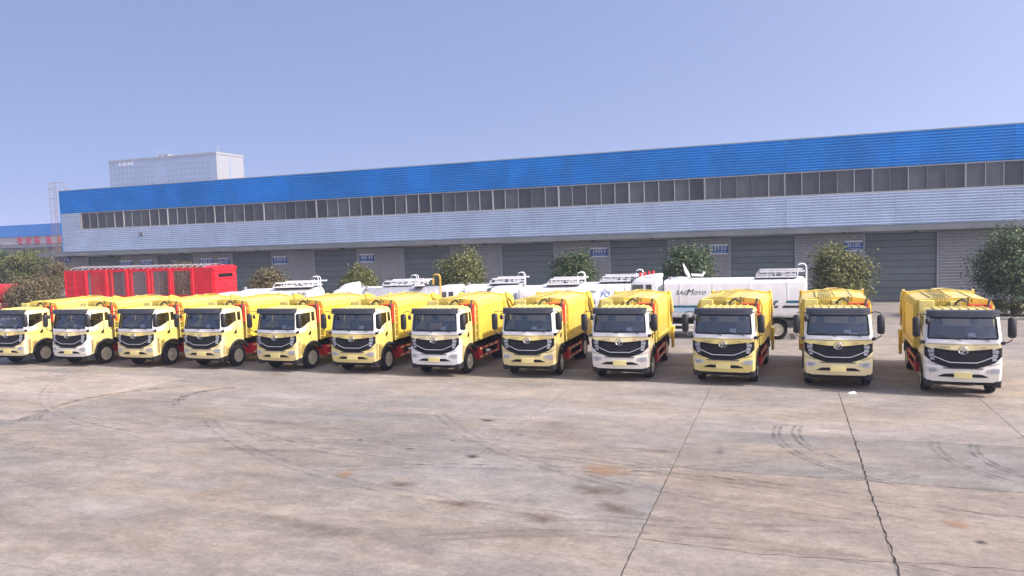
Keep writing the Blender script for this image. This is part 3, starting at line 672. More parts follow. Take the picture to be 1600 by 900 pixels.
    ch = lambda x: 1.115 + .19 * max(0, (abs(x) - .36) / .46) ** 1.15
    b = MB(); fpatch(b, -.82, .82, ch, lambda x: ch(x) + .030, 22, 1, .034); obj('chrome_blade', b, 'chrome', gr)
    b = MB(); fpatch(b, -.55, .55, .93, .958, 12, 1, .026); obj('lower_trim', b, 'visor_grey', gr)
    # headlights
    for sg in (1, -1):
        hb = lambda x: 1.11 + .22 * max(0, (abs(x) - .86) / .2); ht = lambda x: 1.50 + .11 * (abs(x) - .76) / .29
        b = MB(); a, c = sorted((sg * .765, sg * 1.055)); fpatch(b, a, c, hb, ht, 8, 3, .016); hl = obj('headlight', b, 'grille_black', cab)
        for z0, z1, x0, x1 in ((1.42, 1.53, .80, .97), (1.30, 1.395, .80, .94), (1.19, 1.285, .79, .91)):
            b = MB(); a, c = sorted((sg * x0, sg * x1)); fpatch(b, a, c, z0, z1, 3, 1, .024); obj('lens', b, 'lamp_clear', hl)
        b = MB(); a, c = sorted((sg * .66, sg * 1.0)); fb = lambda x: .79 + .06 * max(0, (.80 - abs(x)) / .14); ft = lambda x: .955 - .05 * max(0, (.80 - abs(x)) / .14)
        fpatch(b, a, c, fb, ft, 6, 2, .014); fo = obj('fog_lamp', b, 'chrome', cab)
        b = MB(); a, c = sorted((sg * .76, sg * .95)); fpatch(b, a, c, .825, .92, 4, 1, .022); obj('lens', b, 'lamp_clear', fo)
        b = MB(); a, c = sorted((sg * .25, sg * .68)); fpatch(b, a, c, .665, lambda x: .765 - .08 * max(0, (abs(x) - .5) / .18), 6, 1, .006); obj('bumper_slot', b, 'grille_black', cab)
        # wiper
        b = MB(); px = -.05 if sg < 0 else .73
        b.tube([front_pt(px, 1.80, .03), front_pt(px - .12, 1.855, .045), front_pt(px - .36, 1.90, .05)], .012, 6); b.tube([front_pt(px - .04, 1.88, .035), front_pt(px - .36, 1.905, .045), front_pt(px - .70, 1.97, .035)], .011, 6)
        obj('wiper', b, 'black_plastic', cab)
        # mirrors on tube arms
        b = MB(); b.cbox(sg * 1.30 - .115, sg * 1.30 + .115, -.15, .0, 1.93, 2.56, .05); mi = obj('mirror', b, 'black_plastic', cab, smooth=50)
        b = MB(); b.tube([(sg * .99, .16, 2.60), (sg * 1.14, .02, 2.66), (sg * 1.28, -.05, 2.63), (sg * 1.31, -.06, 2.5)], .018, 6); b.tube([(sg * 1.06, .12, 1.74), (sg * 1.2, -.02, 1.78), (sg * 1.30, -.05, 1.86), (sg * 1.31, -.06, 2.0)], .018, 6); b.cbox(sg * 1.1 - .06, sg * 1.1 + .06, .04, .16, 1.69, 1.79, .02)
        obj('mirror_arm', b, 'black_plastic', mi)
        b = MB(); b.box(sg * 1.30 - .09, sg * 1.30 + .09, .001, .004, 1.98, 2.51); obj('mirror_glass', b, 'chrome', mi)
        # side: door seams, handle, step, arch flare
        xs_ = sg * 1.083
        b = MB(); b.box(min(xs_, xs_ - sg * .01), max(xs_, xs_ - sg * .01), 1.045, 1.057, 1.28, 2.1); b.box(min(xs_, xs_ - sg * .01), max(xs_, xs_ - sg * .01), .30, .312, .72, 1.86); obj('door_seam', b, 'chassis_black', cab)
        b = MB(); b.extrude_x([(.88, 1.58), (1.0, 1.70), (1.05, 1.70), (1.04, 1.56), (.90, 1.52)], min(xs_, xs_ + sg * .02), max(xs_, xs_ + sg * .02)); obj('door_handle', b, 'grille_black', cab)
        b = MB(); b.cbox(min(sg * .80, sg * 1.06), max(sg * .80, sg * 1.06), .06, .47, .34, .595, .03); b.box(min(sg * .9, sg * 1.08), max(sg * .9, sg * 1.08), .12, .42, .47, .50); obj('step', b, 'black_plastic', cab)
        b = MB(); rings = []
        for q in range(19):
            a = R(180 - 12 - q * (180 - 12 - 28) / 18); cy, cz = math.cos(a), math.sin(a); r0, r1 = ARC_R - .05, ARC_R + .05
            Q = lambda x, r: (sg * x, ARC_C[0] + r * cy * 1.0, ARC_C[1] + r * cz)
            rings.append([Q(.98, r0), Q(1.12, r0 + .0), Q(1.13, r0 + .03), Q(1.10, r1), Q(1.0, r1)])
        b.loft(rings); obj('wheel_arch', b, 'black_plastic', cab, smooth=40)
    b = MB(); b.tube([(-.97, .1, 2.55), (-1.02, -.06, 2.56), (-1.0, -.12, 2.5)], .014, 6); b.cbox(-1.06, -.92, -.17, -.08, 2.33, 2.52, .04); obj('kerb_mirror', b, 'black_plastic', cab, smooth=50)
    b = MB(); fpatch(b, -.98, .98, lambda x: 1.672 + .02 * abs(x), lambda x: 1.684 + .02 * abs(x), 16, 1, .003); obj('panel_gap', b, 'chassis_black', cab)
    for sg in (1, -1):
        b = MB(); a_, c_ = sorted((sg * .70, sg * 1.06)); fpatch(b, a_, c_, lambda x: 1.035 + .09 * max(0, (abs(x) - .8) / .26), lambda x: 1.049 + .09 * max(0, (abs(x) - .8) / .26), 6, 1, .003); obj('panel_gap', b, 'chassis_black', cab)
    b = MB(); fpatch(b, -.245, .245, .635, .815, 4, 1, .02); obj('number_plate', b, 'plate_yellow', cab)
    b = MB(); b.cbox(-.96, .96, .05, .22, .40, .505, .03); obj('front_valance', b, 'chassis_black', cab)
    # round emblem: ring with two swooping wings
    b = MB(); yb = -.10
    b.tube([(.13 * math.cos(a), yb, 1.515 + .118 * math.sin(a)) for a in [2 * PI * q / 28 for q in range(28)]], .013, 6, closed=True)
    for f in (1, -1):
        b.tube([(f * x, yb - .004, 1.515 + f * z) for x, z in ((-.115, -.03), (-.05, .0), (.0, .045), (.06, .075), (.15, .085))], [.005, .02, .022, .018, .006], 6)
    obj('emblem', b, 'chrome', cab, smooth=60)
    me = text_mesh('VASOL', .105, 'text_grey', shear=.15, spacing=1.1); me.transform(FACE_FRONT(-.68, -.068, 1.565)); link('lettering', me, cab)
    me = text_mesh('VX', .095, 'text_red', shear=.2); me.transform(FACE_FRONT(.48, -.068, 1.565)); link('lettering', me, cab)
    b = MB(); rings = []
    for q in range(7):
        x = -.72 + .24 * q; b.cbox(x - .022, x + .022, .36, 1.42, 2.755, 2.79, .008)
    obj('roof_rib', b, 'cab_paint', cab)
    # interior
    b = MB(); b.hull([(x, y, z) for x in (-.96, .96) for y, z in ((.12, 1.55), (.16, 1.86), (.42, 1.90), (.52, 1.82), (.50, 1.3), (.15, 1.3))]); obj('dashboard', b, 'interior', cab)
    b = MB(); b.box(-1.0, 1.0, .1, 1.52, 1.15, 1.2); b.box(-.99, .99, 1.50, 1.54, 1.2, 2.1); obj('cab_floor', b, 'interior', cab)
    for x in (-.52, .52):
        b = MB(); b.cbox(x - .25, x + .25, .75, 1.25, 1.25, 1.55, .06); b.hull([(x + sx * .23, y, z) for sx in (1, -1) for y, z in ((1.14, 1.55), (1.28, 1.55), (1.34, 2.12), (1.24, 2.14))]); b.cbox(x - .13, x + .13, 1.24, 1.34, 2.16, 2.36, .04)
        obj('seat', b, 'seat_grey', cab, smooth=40)
    b = MB(); c = Vector((.52, .58, 1.86)); ax = Vector((0, -.55, .83)); uu = Vector((1, 0, 0)); vv = ax.cross(uu)
    b.tube([c + .22 * (math.cos(a) * uu + math.sin(a) * vv) for a in [2 * PI * q / 20 for q in range(20)]], .016, 6, closed=True); b.tube([c, c - ax * .35], .03, 6); b.bar(c - uu * .21, c + uu * .21, .03)
    obj('steering_wheel', b, 'black_plastic', cab)
    return cab
def wheel(parent, x, y, z, r, w, sg, dual=False):
    prof = lambda x0: [(x0 + w * .36, r * .60), (x0 + w * .48, r * .66), (x0 + w * .5, r * .84), (x0 + w * .44, r * .955), (x0 + w * .3, r), (x0 + w * .1, r), (x0 + w * .08, r * .975), (x0 - w * .08, r * .975), (x0 - w * .1, r), (x0 - w * .3, r), (x0 - w * .44, r * .955), (x0 - w * .5, r * .84), (x0 - w * .48, r * .66), (x0 - w * .36, r * .60)]
    b = MB(); b.lathe_x([(sg * p, q) for p, q in prof(0)], 28)
    if dual: b.lathe_x([(sg * (p - w * 1.12), q) for p, q in prof(0)], 28)
    t = obj('tyre', b, 'rubber', parent, smooth=35, loc=(x, y, z)); t.name = 'wheel'
    b = MB()
    if dual: pr = [(w * .40, r * .605), (w * .46, r * .63), (w * .42, r * .57), (-w * .05, r * .53), (-w * .10, r * .34), (-w * .05, r * .30), (w * .38, r * .24), (w * .40, 0.02)]
    else: pr = [(w * .40, r * .605), (w * .47, r * .63), (w * .42, r * .56), (-w * .05, r * .53), (w * .26, r * .34), (w * .34, r * .28), (w * .30, r * .21), (w * .55, r * .18), (w * .56, .02)]
    b.lathe_x([(sg * p, q) for p, q in pr[:4]], 24); obj('rim', b, 'rim_steel', t, smooth=35)
    b = MB(); b.lathe_x([(sg * p, q) for p, q in pr[3:-4]] + [(sg * pr[-4][0], pr[-4][1])], 24); obj('wheel_disc', b, 'wheel_olive', t, smooth=35)
    b = MB(); b.lathe_x([(sg * p, q) for p, q in pr[-4:]], 16); obj('hub', b, 'rim_steel', t, smooth=35)
    b = MB(); hx = sg * (w * .09 if not dual else -w * .06)
    for q in range(10):
        a = 2 * PI * q / 10; rr = r * (.45 if not dual else .44); b.lathe_x([(hx, r * .085), (hx + sg * w * .08, r * .085)], 8, cy=rr * math.cos(a), cz=rr * math.sin(a))
    obj('vent_hole', b, 'grille_black', t)
    return t
def build_truck():
    root = empty('garbage_truck', (0, 0, 0)); build_cab(root)
    # chassis
    b = MB()
    for x in (-.42, .42): b.box(x - .05, x + .05, .2, 6.2, .72, .98)
    for y in (.6, 2.2, 3.4, 4.6, 5.8): b.box(-.37, .37, y - .06, y + .06, .74, .95)
    b.cbox(-.9, .9, .9, 1.4, .42, .58, .04); b.cbox(-.95, .95, 5.05, 5.35, .4, .6, .05); b.cbox(-.55, .55, .5, 1.55, .75, 1.25, .05); b.box(-.95, .95, 1.62, 1.72, .95, 1.7)
    chs = obj('chassis', b, 'chassis_black', root)
    b = MB(); b.lathe_x([(-.95, .02), (-.95, .22), (-.55, .22), (-.55, .02)], 16, cy=2.6, cz=.72); obj('air_tank', b, 'chassis_black', chs, smooth=40)
    b = MB(); b.cbox(.5, 1.0, 2.2, 3.2, .5, .98, .06); obj('fuel_tank', b, 'chassis_black', chs)
    wheel(root, .93, 1.15, .5, .5, .27, 1); wheel(root, -.93, 1.15, .5, .5, .27, -1); wheel(root, .98, 5.2, .5, .5, .25, 1, True); wheel(root, -.98, 5.2, .5, .5, .25, -1, True)
    for sg in (1, -1):
        b = MB(); rings = []
        for q in range(11):
            a = R(170 - q * 16); rings.append([(sg * x, 5.2 + r * math.cos(a), .5 + r * math.sin(a)) for x, r in ((.68, .58), (1.14, .58), (1.14, .62), (.68, .62))])
        b.loft(rings); obj('rear_mudguard', b, 'black_plastic', root, smooth=40)
        # striped side guard
        g = MB(); xa, xb = sorted((sg * 1.06, sg * 1.12)); g.box(xa, xb, 2.0, 2.42, .44, .93)
        sgd = obj('side_guard', g, 'guard_red', root)
        g = MB(); g.box(xa, xb, 4.35, 4.5, .44, .93); obj('end_plate', g, 'guard_red', sgd); g = MB(); g.box(*sorted((sg * .6, sg * 1.058)), 2.02, 2.07, .46, .91); obj('guard_bracket', g, 'guard_red', sgd)
        for z0 in (.46, .80):
            g = MB(); g.box(*sorted((sg * 1.07, sg * 1.105)), 2.421, 4.349, z0, z0 + .11); obj('guard_rail', g, 'guard_red', sgd)
            for q in range(4):
                g = MB(); y0 = 2.16 + q * .6; g.box(*sorted((sg * (1.106 if 2.43 < y0 < 4.1 else 1.1205), sg * 1.1245)), y0, y0 + .30, z0 + .025, z0 + .085); obj('reflector', g, 'stripe_cream', sgd)
    # body
    sec = [(-.98, 1.22), (.98, 1.22), (1.15, 1.36), (1.165, 2.66), (1.06, 2.90), (.55, 2.97), (-.55, 2.97), (-1.06, 2.90), (-1.165, 2.66), (-1.15, 1.36)]
    b = MB(); b.extrude_y(sec, 1.95, 5.25); bd = obj('body', b, 'body_yellow', root)
    for y0, y1, e in ((1.90, 2.02, .03), (5.12, 5.36, .055)):
        b = MB(); b.extrude_y([(x * (1 + e / 1.1), z + (e if z > 2 else -e)) for x, z in sec], y0, y1); obj('body_frame', b, 'body_yellow', bd)
    for sg in (1, -1):
        b = MB(); b.box(*sorted((sg * 1.10, sg * 1.20)), 2.021, 5.119, 1.27, 1.40); obj('lower_sill', b, 'body_yellow', bd)
        b = MB(); b.hull([(sg * x, y, z) for y in (2.021, 5.119) for x, z in ((1.14, 2.60), (1.195, 2.62), (1.195, 2.70), (1.10, 2.90), (1.06, 2.88))]); obj('upper_rail', b, 'body_yellow', bd)
    for x in (-.62, 0.02, .60): b = MB(); b.box(x - .02, x + .02, 2.03, 5.11, 2.96, 2.995); obj('roof_seam', b, 'body_yellow', bd)
    b = MB(); b.cbox(-1.04, -.58, 1.72, 1.895, 2.30, 2.93, .015); obj('valve_box', b, 'pale_yellow', bd)
    b = MB(); b.cbox(-.12, .22, 1.74, 1.895, 2.35, 2.90, .015); obj('oil_box', b, 'pale_yellow', bd)
    for q in range(6):
        x = -.53 + q * .075; b = MB(); b.tube([(x, 1.80, 2.45), (x, 1.78, 2.90), (x, 1.86, 3.03), (x + .02, 2.1, 3.025), (x + .10, 3.6, 3.025), (x + .12, 5.1, 3.04)], .015, 6); obj('hydraulic_pipe', b, 'pipe_olive', bd)
    b = MB(); b.box(-.6, -.08, 1.74, 1.76, 2.66, 2.70); obj('pipe_clamp', b, 'hose_black', bd)
    for q in range(3):
        b = MB(); b.tube([(-.02 + .03 * q, 1.70, 2.68), (.04 + .03 * q, 1.70, 2.86 + .03 * q), (.2 + .03 * q, 1.72, 2.93 + .03 * q), (.38, 1.76, 2.86 + .02 * q), (.46, 1.8, 2.72)], .018, 6); obj('hose', b, 'hose_black', bd)
    for q in range(2):
        b = MB(); b.tube([(-.35 + .1 * q, 5.0, 3.02), (-.2 + .1 * q, 5.25, 3.07), (.1 + .08 * q, 5.4, 3.07), (.42 + .08 * q, 5.45, 3.02)], .02, 6); obj('tail_hose', b, 'pipe_olive', bd)
    b = MB(); b.tube([(.42, 1.83, 2.85), (.42, 1.83, 2.99)], .02, 6); b.tube([(.42, 1.83, 2.99), (.42, 1.83, 3.02)], .035, 6); b.tube([(.52, 1.83, 2.85), (.52, 1.83, 2.97)], .016, 6); obj('breather', b, 'hose_black', bd)
    # red frame and ladder behind the cab on the left-hand side
    b = MB(); b.cbox(.40, 1.06, 1.66, 1.88, 2.735, 2.79, .01); b.box(1.0, 1.06, 1.64, 1.88, 1.98, 2.734); b.box(.40, .999, 1.84, 1.88, 2.2, 2.734); obj('red_frame', b, 'red_paint', root)
    for x in (1.0,):
        b = MB(); b.tube([(x + .12, 1.70, 1.25), (x + .12, 1.70, 2.75)], .022, 6); b.tube([(x + .12, 1.93, 1.25), (x + .12, 1.93, 2.85)], .022, 6); la = obj('ladder', b, 'pale_yellow', root)
        for q in range(5): b = MB(); b.tube([(x + .12, 1.70, 1.38 + q * .30), (x + .12, 1.93, 1.38 + q * .30)], .016, 6); obj('rung', b, 'pale_yellow', la)
    b = MB(); b.tube([(-.75, 1.75, 1.0), (-.75, 1.75, 2.5)], .07, 10); b.tube([(.95, 1.62, 2.6), (.98, 1.66, 2.86), (1.02, 1.66, 2.98)], .035, 8); obj('intake_pipe', b, 'visor_grey', root)
    # tailgate hopper
    tp = [(5.37, 2.93), (5.55, 2.96), (6.2, 2.78), (6.95, 1.95), (7.02, 1.05), (6.55, .78), (5.75, .98), (5.37, 1.25)]
    b = MB(); b.extrude_x(tp, -1.12, 1.12); hp = obj('tailgate', b, 'body_yellow', root)
    for sg in (1, -1):
        b = MB(); b.extrude_x([(y, z) for y, z in ((5.45, 2.99), (5.65, 3.02), (6.3, 2.84), (7.05, 1.98), (6.85, 1.9), (6.1, 2.6), (5.5, 2.8))], *sorted((sg * 1.121, sg * 1.2))); obj('tailgate_rib', b, 'body_yellow', hp)
        b = MB(); b.tube([(sg * 1.16, 5.5, 2.75), (sg * 1.16, 6.4, 1.9)], .05, 8); b.tube([(sg * 1.16, 6.4, 1.9), (sg * 1.16, 6.75, 1.5)], .03, 8); obj('tail_cylinder', b, 'pipe_olive', hp)
        b = MB(); b.cbox(*sorted((sg * 1.121, sg * 1.24)), 6.6, 6.8, .35, 1.3, .02); b.cbox(*sorted((sg * .9, sg * 1.24)), 6.801, 7.15, 1.05, 1.3, .02); obj('lift_arm', b, 'body_yellow', hp)
        b = MB(); b.box(*sorted((sg * .8, sg * 1.1)), 7.025, 7.06, 1.1, 1.3); obj('tail_lamp', b, 'beacon_red', hp)
    b = MB(); b.box(-1.05, 1.05, 6.2, 6.3, .45, .6); b.box(-.5, -.42, 5.9, 6.25, .55, .9); b.box(.42, .5, 5.9, 6.25, .55, .9); obj('rear_guard', b, 'guard_red', root)
    return root
proto = build_truck()
TR = [(-36.25, 26.55, 2.4), (-32.449, 26.778, 2.5), (-28.639, 27.08, 2.2), (-24.938, 27.298, 1.0), (-20.912, 27.287, -1.4), (-17.095, 27.339, 1.1), (-13.326, 27.354, .8), (-9.486, 27.70, 1.6), (-5.861, 27.669, 1.4), (-2.132, 27.571, -3.2), (1.613, 27.575, -.8), (5.182, 26.988, -2.3)]
WHITE = [.35, .8, .3, .3, .2, .15, 1.0, .25, .8, .12, .35, .85]
ORD = ['twelfth', 'eleventh', 'tenth', 'ninth', 'eighth', 'seventh', 'sixth', 'fifth', 'fourth', 'third', 'second', 'first']
LAB = ['yellow refuse truck cut off by the left picture edge', 'refuse truck with whiter cab front, second from the left end of the row', 'all-yellow refuse truck, third from the left end of the row', 'pale yellow refuse truck, fourth from the left end of the row',
       'yellow refuse truck, fifth from the left end of the row', 'yellow refuse truck left of the white-fronted one with a cardboard box', 'white-fronted refuse truck with a cardboard box behind its windscreen', 'yellow refuse truck right of the white-fronted one with a cardboard box',
       'white-fronted refuse truck, fourth from the right end of the row', 'yellow-fronted refuse truck parked before the white tank truck, third from the right end', 'refuse truck with pale yellow bumper, second from the right end of the row', 'white-fronted refuse truck standing turned at the right end of the row']
index_children()
trucks = []
for i, (x, y, a) in enumerate(TR):
    t = proto if i == 0 else copy_tree(proto)
    t.location = (x, y, 0); t.rotation_euler = (0, 0, R(a)); tag(t, LAB[i], 'garbage truck', 'yellow refuse trucks parked in a row'); trucks.append(t)
bpy.context.view_layer.update()
SteerA = [R(v) for v in (2, -1, 3, 0, -2, 1, 0, 4, -3, 1, 0, -2)]
for t, w in zip(trucks, WHITE):
    for c in t.children_recursive:
        c['whiteness'] = w
        if c.name.startswith('wheel') and not c.name.startswith('wheel_') and c.location.y < 2: c.rotation_euler = (random.uniform(0, 6), 0, SteerA[trucks.index(t)])
# papers and a box lying on dashboards
pr = random.Random(9)
s = MB(); s.hull([(-.11, 0, 0), (.11, .01, 0), (-.10, .10, .13), (.10, .11, .14), (-.1, .03, 0), (.11, .04, 0)]); paper_me = mesh_of('paper_sheet', s, 'paper')
s = MB(); s.box(-.15, .15, 0, .1, 0, .012); paper_flat = mesh_of('paper_sheet', s, 'paper')
for i, t in enumerate(trucks):
    x, y, a = TR[i]; ca, sa = math.cos(R(a)), math.sin(R(a)); lx, ly = pr.uniform(.15, .35), .20
    o = link('paper_sheet', paper_me, None, (x + ca * lx - sa * ly, y + sa * lx + ca * ly, 1.885)); o.rotation_euler = (0, 0, R(a) + pr.uniform(-.2, .2))
    tag(o, 'white paper card on the dashboard of the %s refuse truck from the right' % ORD[i], 'paper', 'papers on the dashboards')
    if i in (1, 4, 7, 10):
        lx = pr.uniform(.45, .62); o = link('paper_sheet', paper_flat, None, (x + ca * lx - sa * .2, y + sa * lx + ca * .2, 1.885)); o.rotation_euler = (R(8), 0, R(a) + .1)
        tag(o, 'white sheet lying flat on the dashboard of the %s refuse truck from the right' % ORD[i], 'paper', 'papers on the dashboards')
x, y, a = TR[6]; bx_ = empty('cardboard_box', (x - .05, y + .30, 1.9), R(8), 'open brown cardboard box on the dashboard of a white-fronted refuse truck', 'box')
s = MB(); s.box(-.24, .24, -.14, .14, 0, .27); obj('carton', s, 'cardboard', bx_)
s = MB(); s.bar((-.24, .0, .275), (-.36, .0, .32), .26, .008); s.bar((.24, .0, .275), (.34, .0, .34), .26, .008); obj('flap', s, 'cardboard', bx_)
ru = tag(obj('rubbish_scrap', MB().hull([(-.12, -.04, 0), (.1, -.06, 0), (.14, .05, 0), (-.06, .08, 0), (0, 0, .05), (.08, .02, .07), (-.08, .01, .045)]), 'paper', loc=(2.0, 27.05, .001)), 'small pale scrap of rubbish on the concrete before the second truck from right', 'rubbish')

# ------------------------------------------------------------------ water tank trucks behind (front at local x=0 facing -X, near side at -Y)
class RB(MB): pass
def wheel_side(parent, x, y, r, w, sg):           # wheel whose axle is along Y
    t = wheel(parent, 0, 0, 0, r, w, sg); t.location = (x, y, r); t.rotation_euler = (0, 0, PI / 2); return t
def small_cab(root, paint, Wd, L=1.65, H=2.35, high=False):
    h = Wd / 2
    lv = [(.45, .02, 0), (.55, -.03, 0), (1.25, 0, 0), (1.32, .03, .0), (H - .28, .34 if not high else .26, .06), (H - .08, .46, .10), (H, .62, .2)]
    rings = []
    for z, xf, ins in lv:
        hh = h - ins; e = .12
        rings.append([(xf, -hh + e, z), (xf, hh - e, z), (xf + .04, hh - .03, z), (xf + e, hh, z), (L - .05, hh, z), (L, hh - .05, z), (L, -hh + .05, z), (L - .05, -hh, z), (xf + e, -hh, z), (xf + .04, -hh + .03, z)])
    b = MB(); b.loft(rings); cab = obj('cab', b, paint, root, smooth=30)
    xr = lambda z: .03 + (z - 1.32) / (H - .28 - 1.32) * (lv[4][1] - .03); ins = lambda z: (z - 1.32) / (H - .28 - 1.32) * .06
    z0, z1 = 1.40, H - .34
    b = MB(); b.hull([(xr(z) - .012 + d, s * (h - .16 - ins(z)), z) for z in (z0, z1) for s in (1, -1) for d in (0, .02)]); obj('windscreen', b, 'pane_glass', cab)
    for sg in (1, -1):
        for xa, xb in ((.34, .92), (1.06, 1.36)):
            b = MB(); b.hull([(x + (.20 if (x == xa and z == z1 and xa < .5) else 0), sg * (h - ins(z) + d), z) for x in (xa, xb) for z in (z0 + .02, z1 - .02) for d in (-.01, .012)]); obj('side_window', b, 'pane_glass', cab)
        b = MB(); b.cbox(-.12, .0, *sorted((sg * (h + .12), sg * (h + .28))), 1.45, 1.95, .03); b.tube([(.15, sg * (h - .06), H - .2), (-.02, sg * (h + .2), H - .15), (-.05, sg * (h + .2), 1.9)], .016, 6); b.tube([(.1, sg * h, 1.3), (-.04, sg * (h + .2), 1.36), (-.05, sg * (h + .2), 1.5)], .016, 6); obj('mirror', b, 'black_plastic', cab)
        b = MB(); b.cbox(-.05, .05, *sorted((sg * (h - .45), sg * (h - .12))), .72, .92, .02); obj('headlight', b, 'lamp_clear', cab)
        b = MB(); b.box(.95, .962, *sorted((sg * h, sg * (h + .006))), .6, 1.9); obj('door_seam', b, 'chassis_black', cab)
    b = MB(); b.cbox(-.07, .25, -h - .0, h + .0, .38, .66, .04); obj('bumper', b, 'visor_grey', cab)
    b = MB(); b.box(-.045, -.01, -h + .3, h - .3, .95, 1.2); obj('grille', b, 'grille_black', cab)
    b = MB(); b.cbox(.25, .37, -h + .1, h - .1, H - .2, H - .06, .02); obj('roof_visor', b, 'visor_grey', cab)
    return cab
def tank_sec(Wd, z0, z1, p, n=28):
    h = Wd / 2; c = (z0 + z1) / 2; r = (z1 - z0) / 2; out = []
    for q in range(n):
        a = 2 * PI * q / n; ca, sa = math.cos(a), math.sin(a); out.append((h * math.copysign(abs(ca) ** (2 / p), ca), c + r * math.copysign(abs(sa) ** (2 / p), sa)))
    return out
def water_truck(name, loc, a, label, L=5.7, Wd=2.1, cabH=2.45, paint='white_paint', tank='white_paint', ztank=(1.05, 2.65), p=3.2, high=False, ladder='white_paint', rail=(.45, 1.0), hoops=2, boxy=False, decal=None, wr_=.42, wx=(1.0, None)):
    root = empty(name, loc, R(a), label, 'tank truck', 'tank trucks parked behind the refuse trucks'); h = Wd / 2; cl = 1.65
    cab = small_cab(root, paint, Wd - .05, cl, cabH, high)
    if high:      # rounded wind deflector on the roof
        b = MB(); rings = []
        for x, zz, hh in [(x_, cabH + dz_ * (1 if high == 1 else .3) , hh_) for x_, dz_, hh_ in ((.62, -.02, h - .3), (.85, .18, h - .2), (1.2, .36, h - .16), (1.62, .42, h - .16), (1.70, .36, h - .2))]:
            rings.append([(x, -hh, cabH - .05), (x, -hh, zz - .05), (x, -hh + .12, zz), (x, hh - .12, zz), (x, hh, zz - .05), (x, hh, cabH - .05)])
        b.loft(rings); obj('roof_deflector', b, paint, cab, smooth=40)
        if high == 2:
            for q in range(4): b = MB(); xq = .40 + .0 * q; b.tube([(.55 + .22 * q, .35 + .1 * q, cabH - .04 + .03 * q), (.55 + .22 * q, .35 + .1 * q, cabH + .20 + .03 * q)], [.085, .06], 10); obj('beacon', b, 'beacon_red', cab)
    b = MB()
    for y in (-.38, .38): b.box(.3, L - .1, y - .05, y + .05, .62, .86)
    for x in (.8, 2.2, 3.6, L - .5): b.box(x - .05, x + .05, -.33, .33, .64, .84)
    b.cbox(2.0, 2.9, -h + .12, -h + .55, .45, .88, .04); obj('chassis', b, 'chassis_black', root)
    rx = L - 1.35
    for sg in (1, -1):
        wheel_side(root, wx[0], sg * (h - .15), wr_, .22, sg); wheel_side(root, rx, sg * (h - .17), wr_, .26, sg)
        b = MB(); rings = []
        for q in range(11):
            t_ = R(175 - q * 17); rings.append([(rx + r * math.cos(t_), sg * y, wr_ + r * math.sin(t_)) for y, r in ((h - .42, wr_ + .1), (h + .02, wr_ + .1), (h + .02, wr_ + .14), (h - .42, wr_ + .14))])
        b.loft(rings); obj('mudguard', b, 'visor_grey', root, smooth=40)
        for z in (.42, .68): g = MB(); g.box(2.2, rx - .65, *sorted((sg * (h - .06), sg * (h - .01))), z, z + .09); obj('guard_rail', g, 'white_paint', root)
        for x in (2.2, 2.9, rx - .7): g = MB(); g.box(x, x + .06, *sorted((sg * (h - .10), sg * (h - .061))), .40, 1.04); obj('guard_post', g, 'white_paint', root)
    sec = tank_sec(Wd, *ztank, p); x0, x1 = cl + .34, L; c = (ztank[0] + ztank[1]) / 2
    sc_ = lambda k: [(y * k, c + (z - c) * k) for y, z in sec]
    b = MB(); b.loft([[(x, y, z) for y, z in sc_(k)] for x, k in (((x0, .90), (x0 + .06, .97), (x0 + .16, 1), (x1 - .16, 1), (x1 - .06, .97), (x1, .88)) if p < 6 else ((x0, .965), (x0 + .04, 1), (x1 - .05, 1), (x1, .965)))]); tk = obj('tank', b, tank, root, smooth=40)
    for xq in [x0 + (x1 - x0) * f_ for f_ in (.12, .36, .62, .88)]:
        b = MB(); b.loft([[(xq + d_, y, z) for y, z in sc_(1.007)] for d_ in (-.03, .03)]); obj('weld_band', b, tank, tk, smooth=40)
    b = MB(); b.cbox(x1 - .9, x1 - .3, -h + .08, -h + .5, .60, .98, .03); obj('pump_box', b, 'visor_grey', root)
    b = MB(); b.tube([(x1 - .2, -h + .2, .9), (x1 + .06, -h + .2, .86), (x1 + .1, -h + .2, .6), (x1 + .1, h - .3, .58)], .035, 7); obj('spray_pipe', b, 'mesh_grey', root, smooth=50)
    b = MB(); b.tube([(x0 + .3, -h * .55, ztank[1] - .02), (x0 + .3, -h * .55, ztank[1] + .12)], .09, 10); b.tube([(x0 + .3, -h * .55, ztank[1] + .12), (x0 + .3, -h * .55, ztank[1] + .16)], .12, 10); obj('filler_cap', b, 'mesh_grey', tk)
    b = MB(); b.box(x0 + .1, x1 - .1, -h + .35, h - .35, .861, ztank[0] + .12); obj('subframe', b, 'chassis_black', tk)
    # railed walkway on the tank roof
    zt = ztank[1]; xa, xb = x0 + (x1 - x0) * rail[0], x0 + (x1 - x0) * rail[1] + .05; hw = h - .22
    b = MB(); b.box(xa, xb - .25, -hw - .12, hw + .12, zt + .03, zt + .07); wk = obj('walkway', b, 'visor_grey', root)
    for sg in (1, -1):
        b = MB(); b.box(xa + .2, xb + .12, *sorted((sg * hw, sg * (hw + .16))), zt + .33, zt + .41); b.box(xa, xb - .2, *sorted((sg * (hw + .03), sg * (hw + .13))), zt + .071, zt + .15); b.hull([(xa, sg * (hw + .02), zt + .15), (xa, sg * (hw + .14), zt + .15), (xa + .2, sg * (hw + .14), zt + .41), (xa + .2, sg * (hw + .02), zt + .41), (xa + .05, sg * (hw + .14), zt + .15), (xa + .25, sg * (hw + .02), zt + .41)]); obj('side_rail', b, 'white_paint', wk)
        n = max(3, int((xb - xa) / .38))
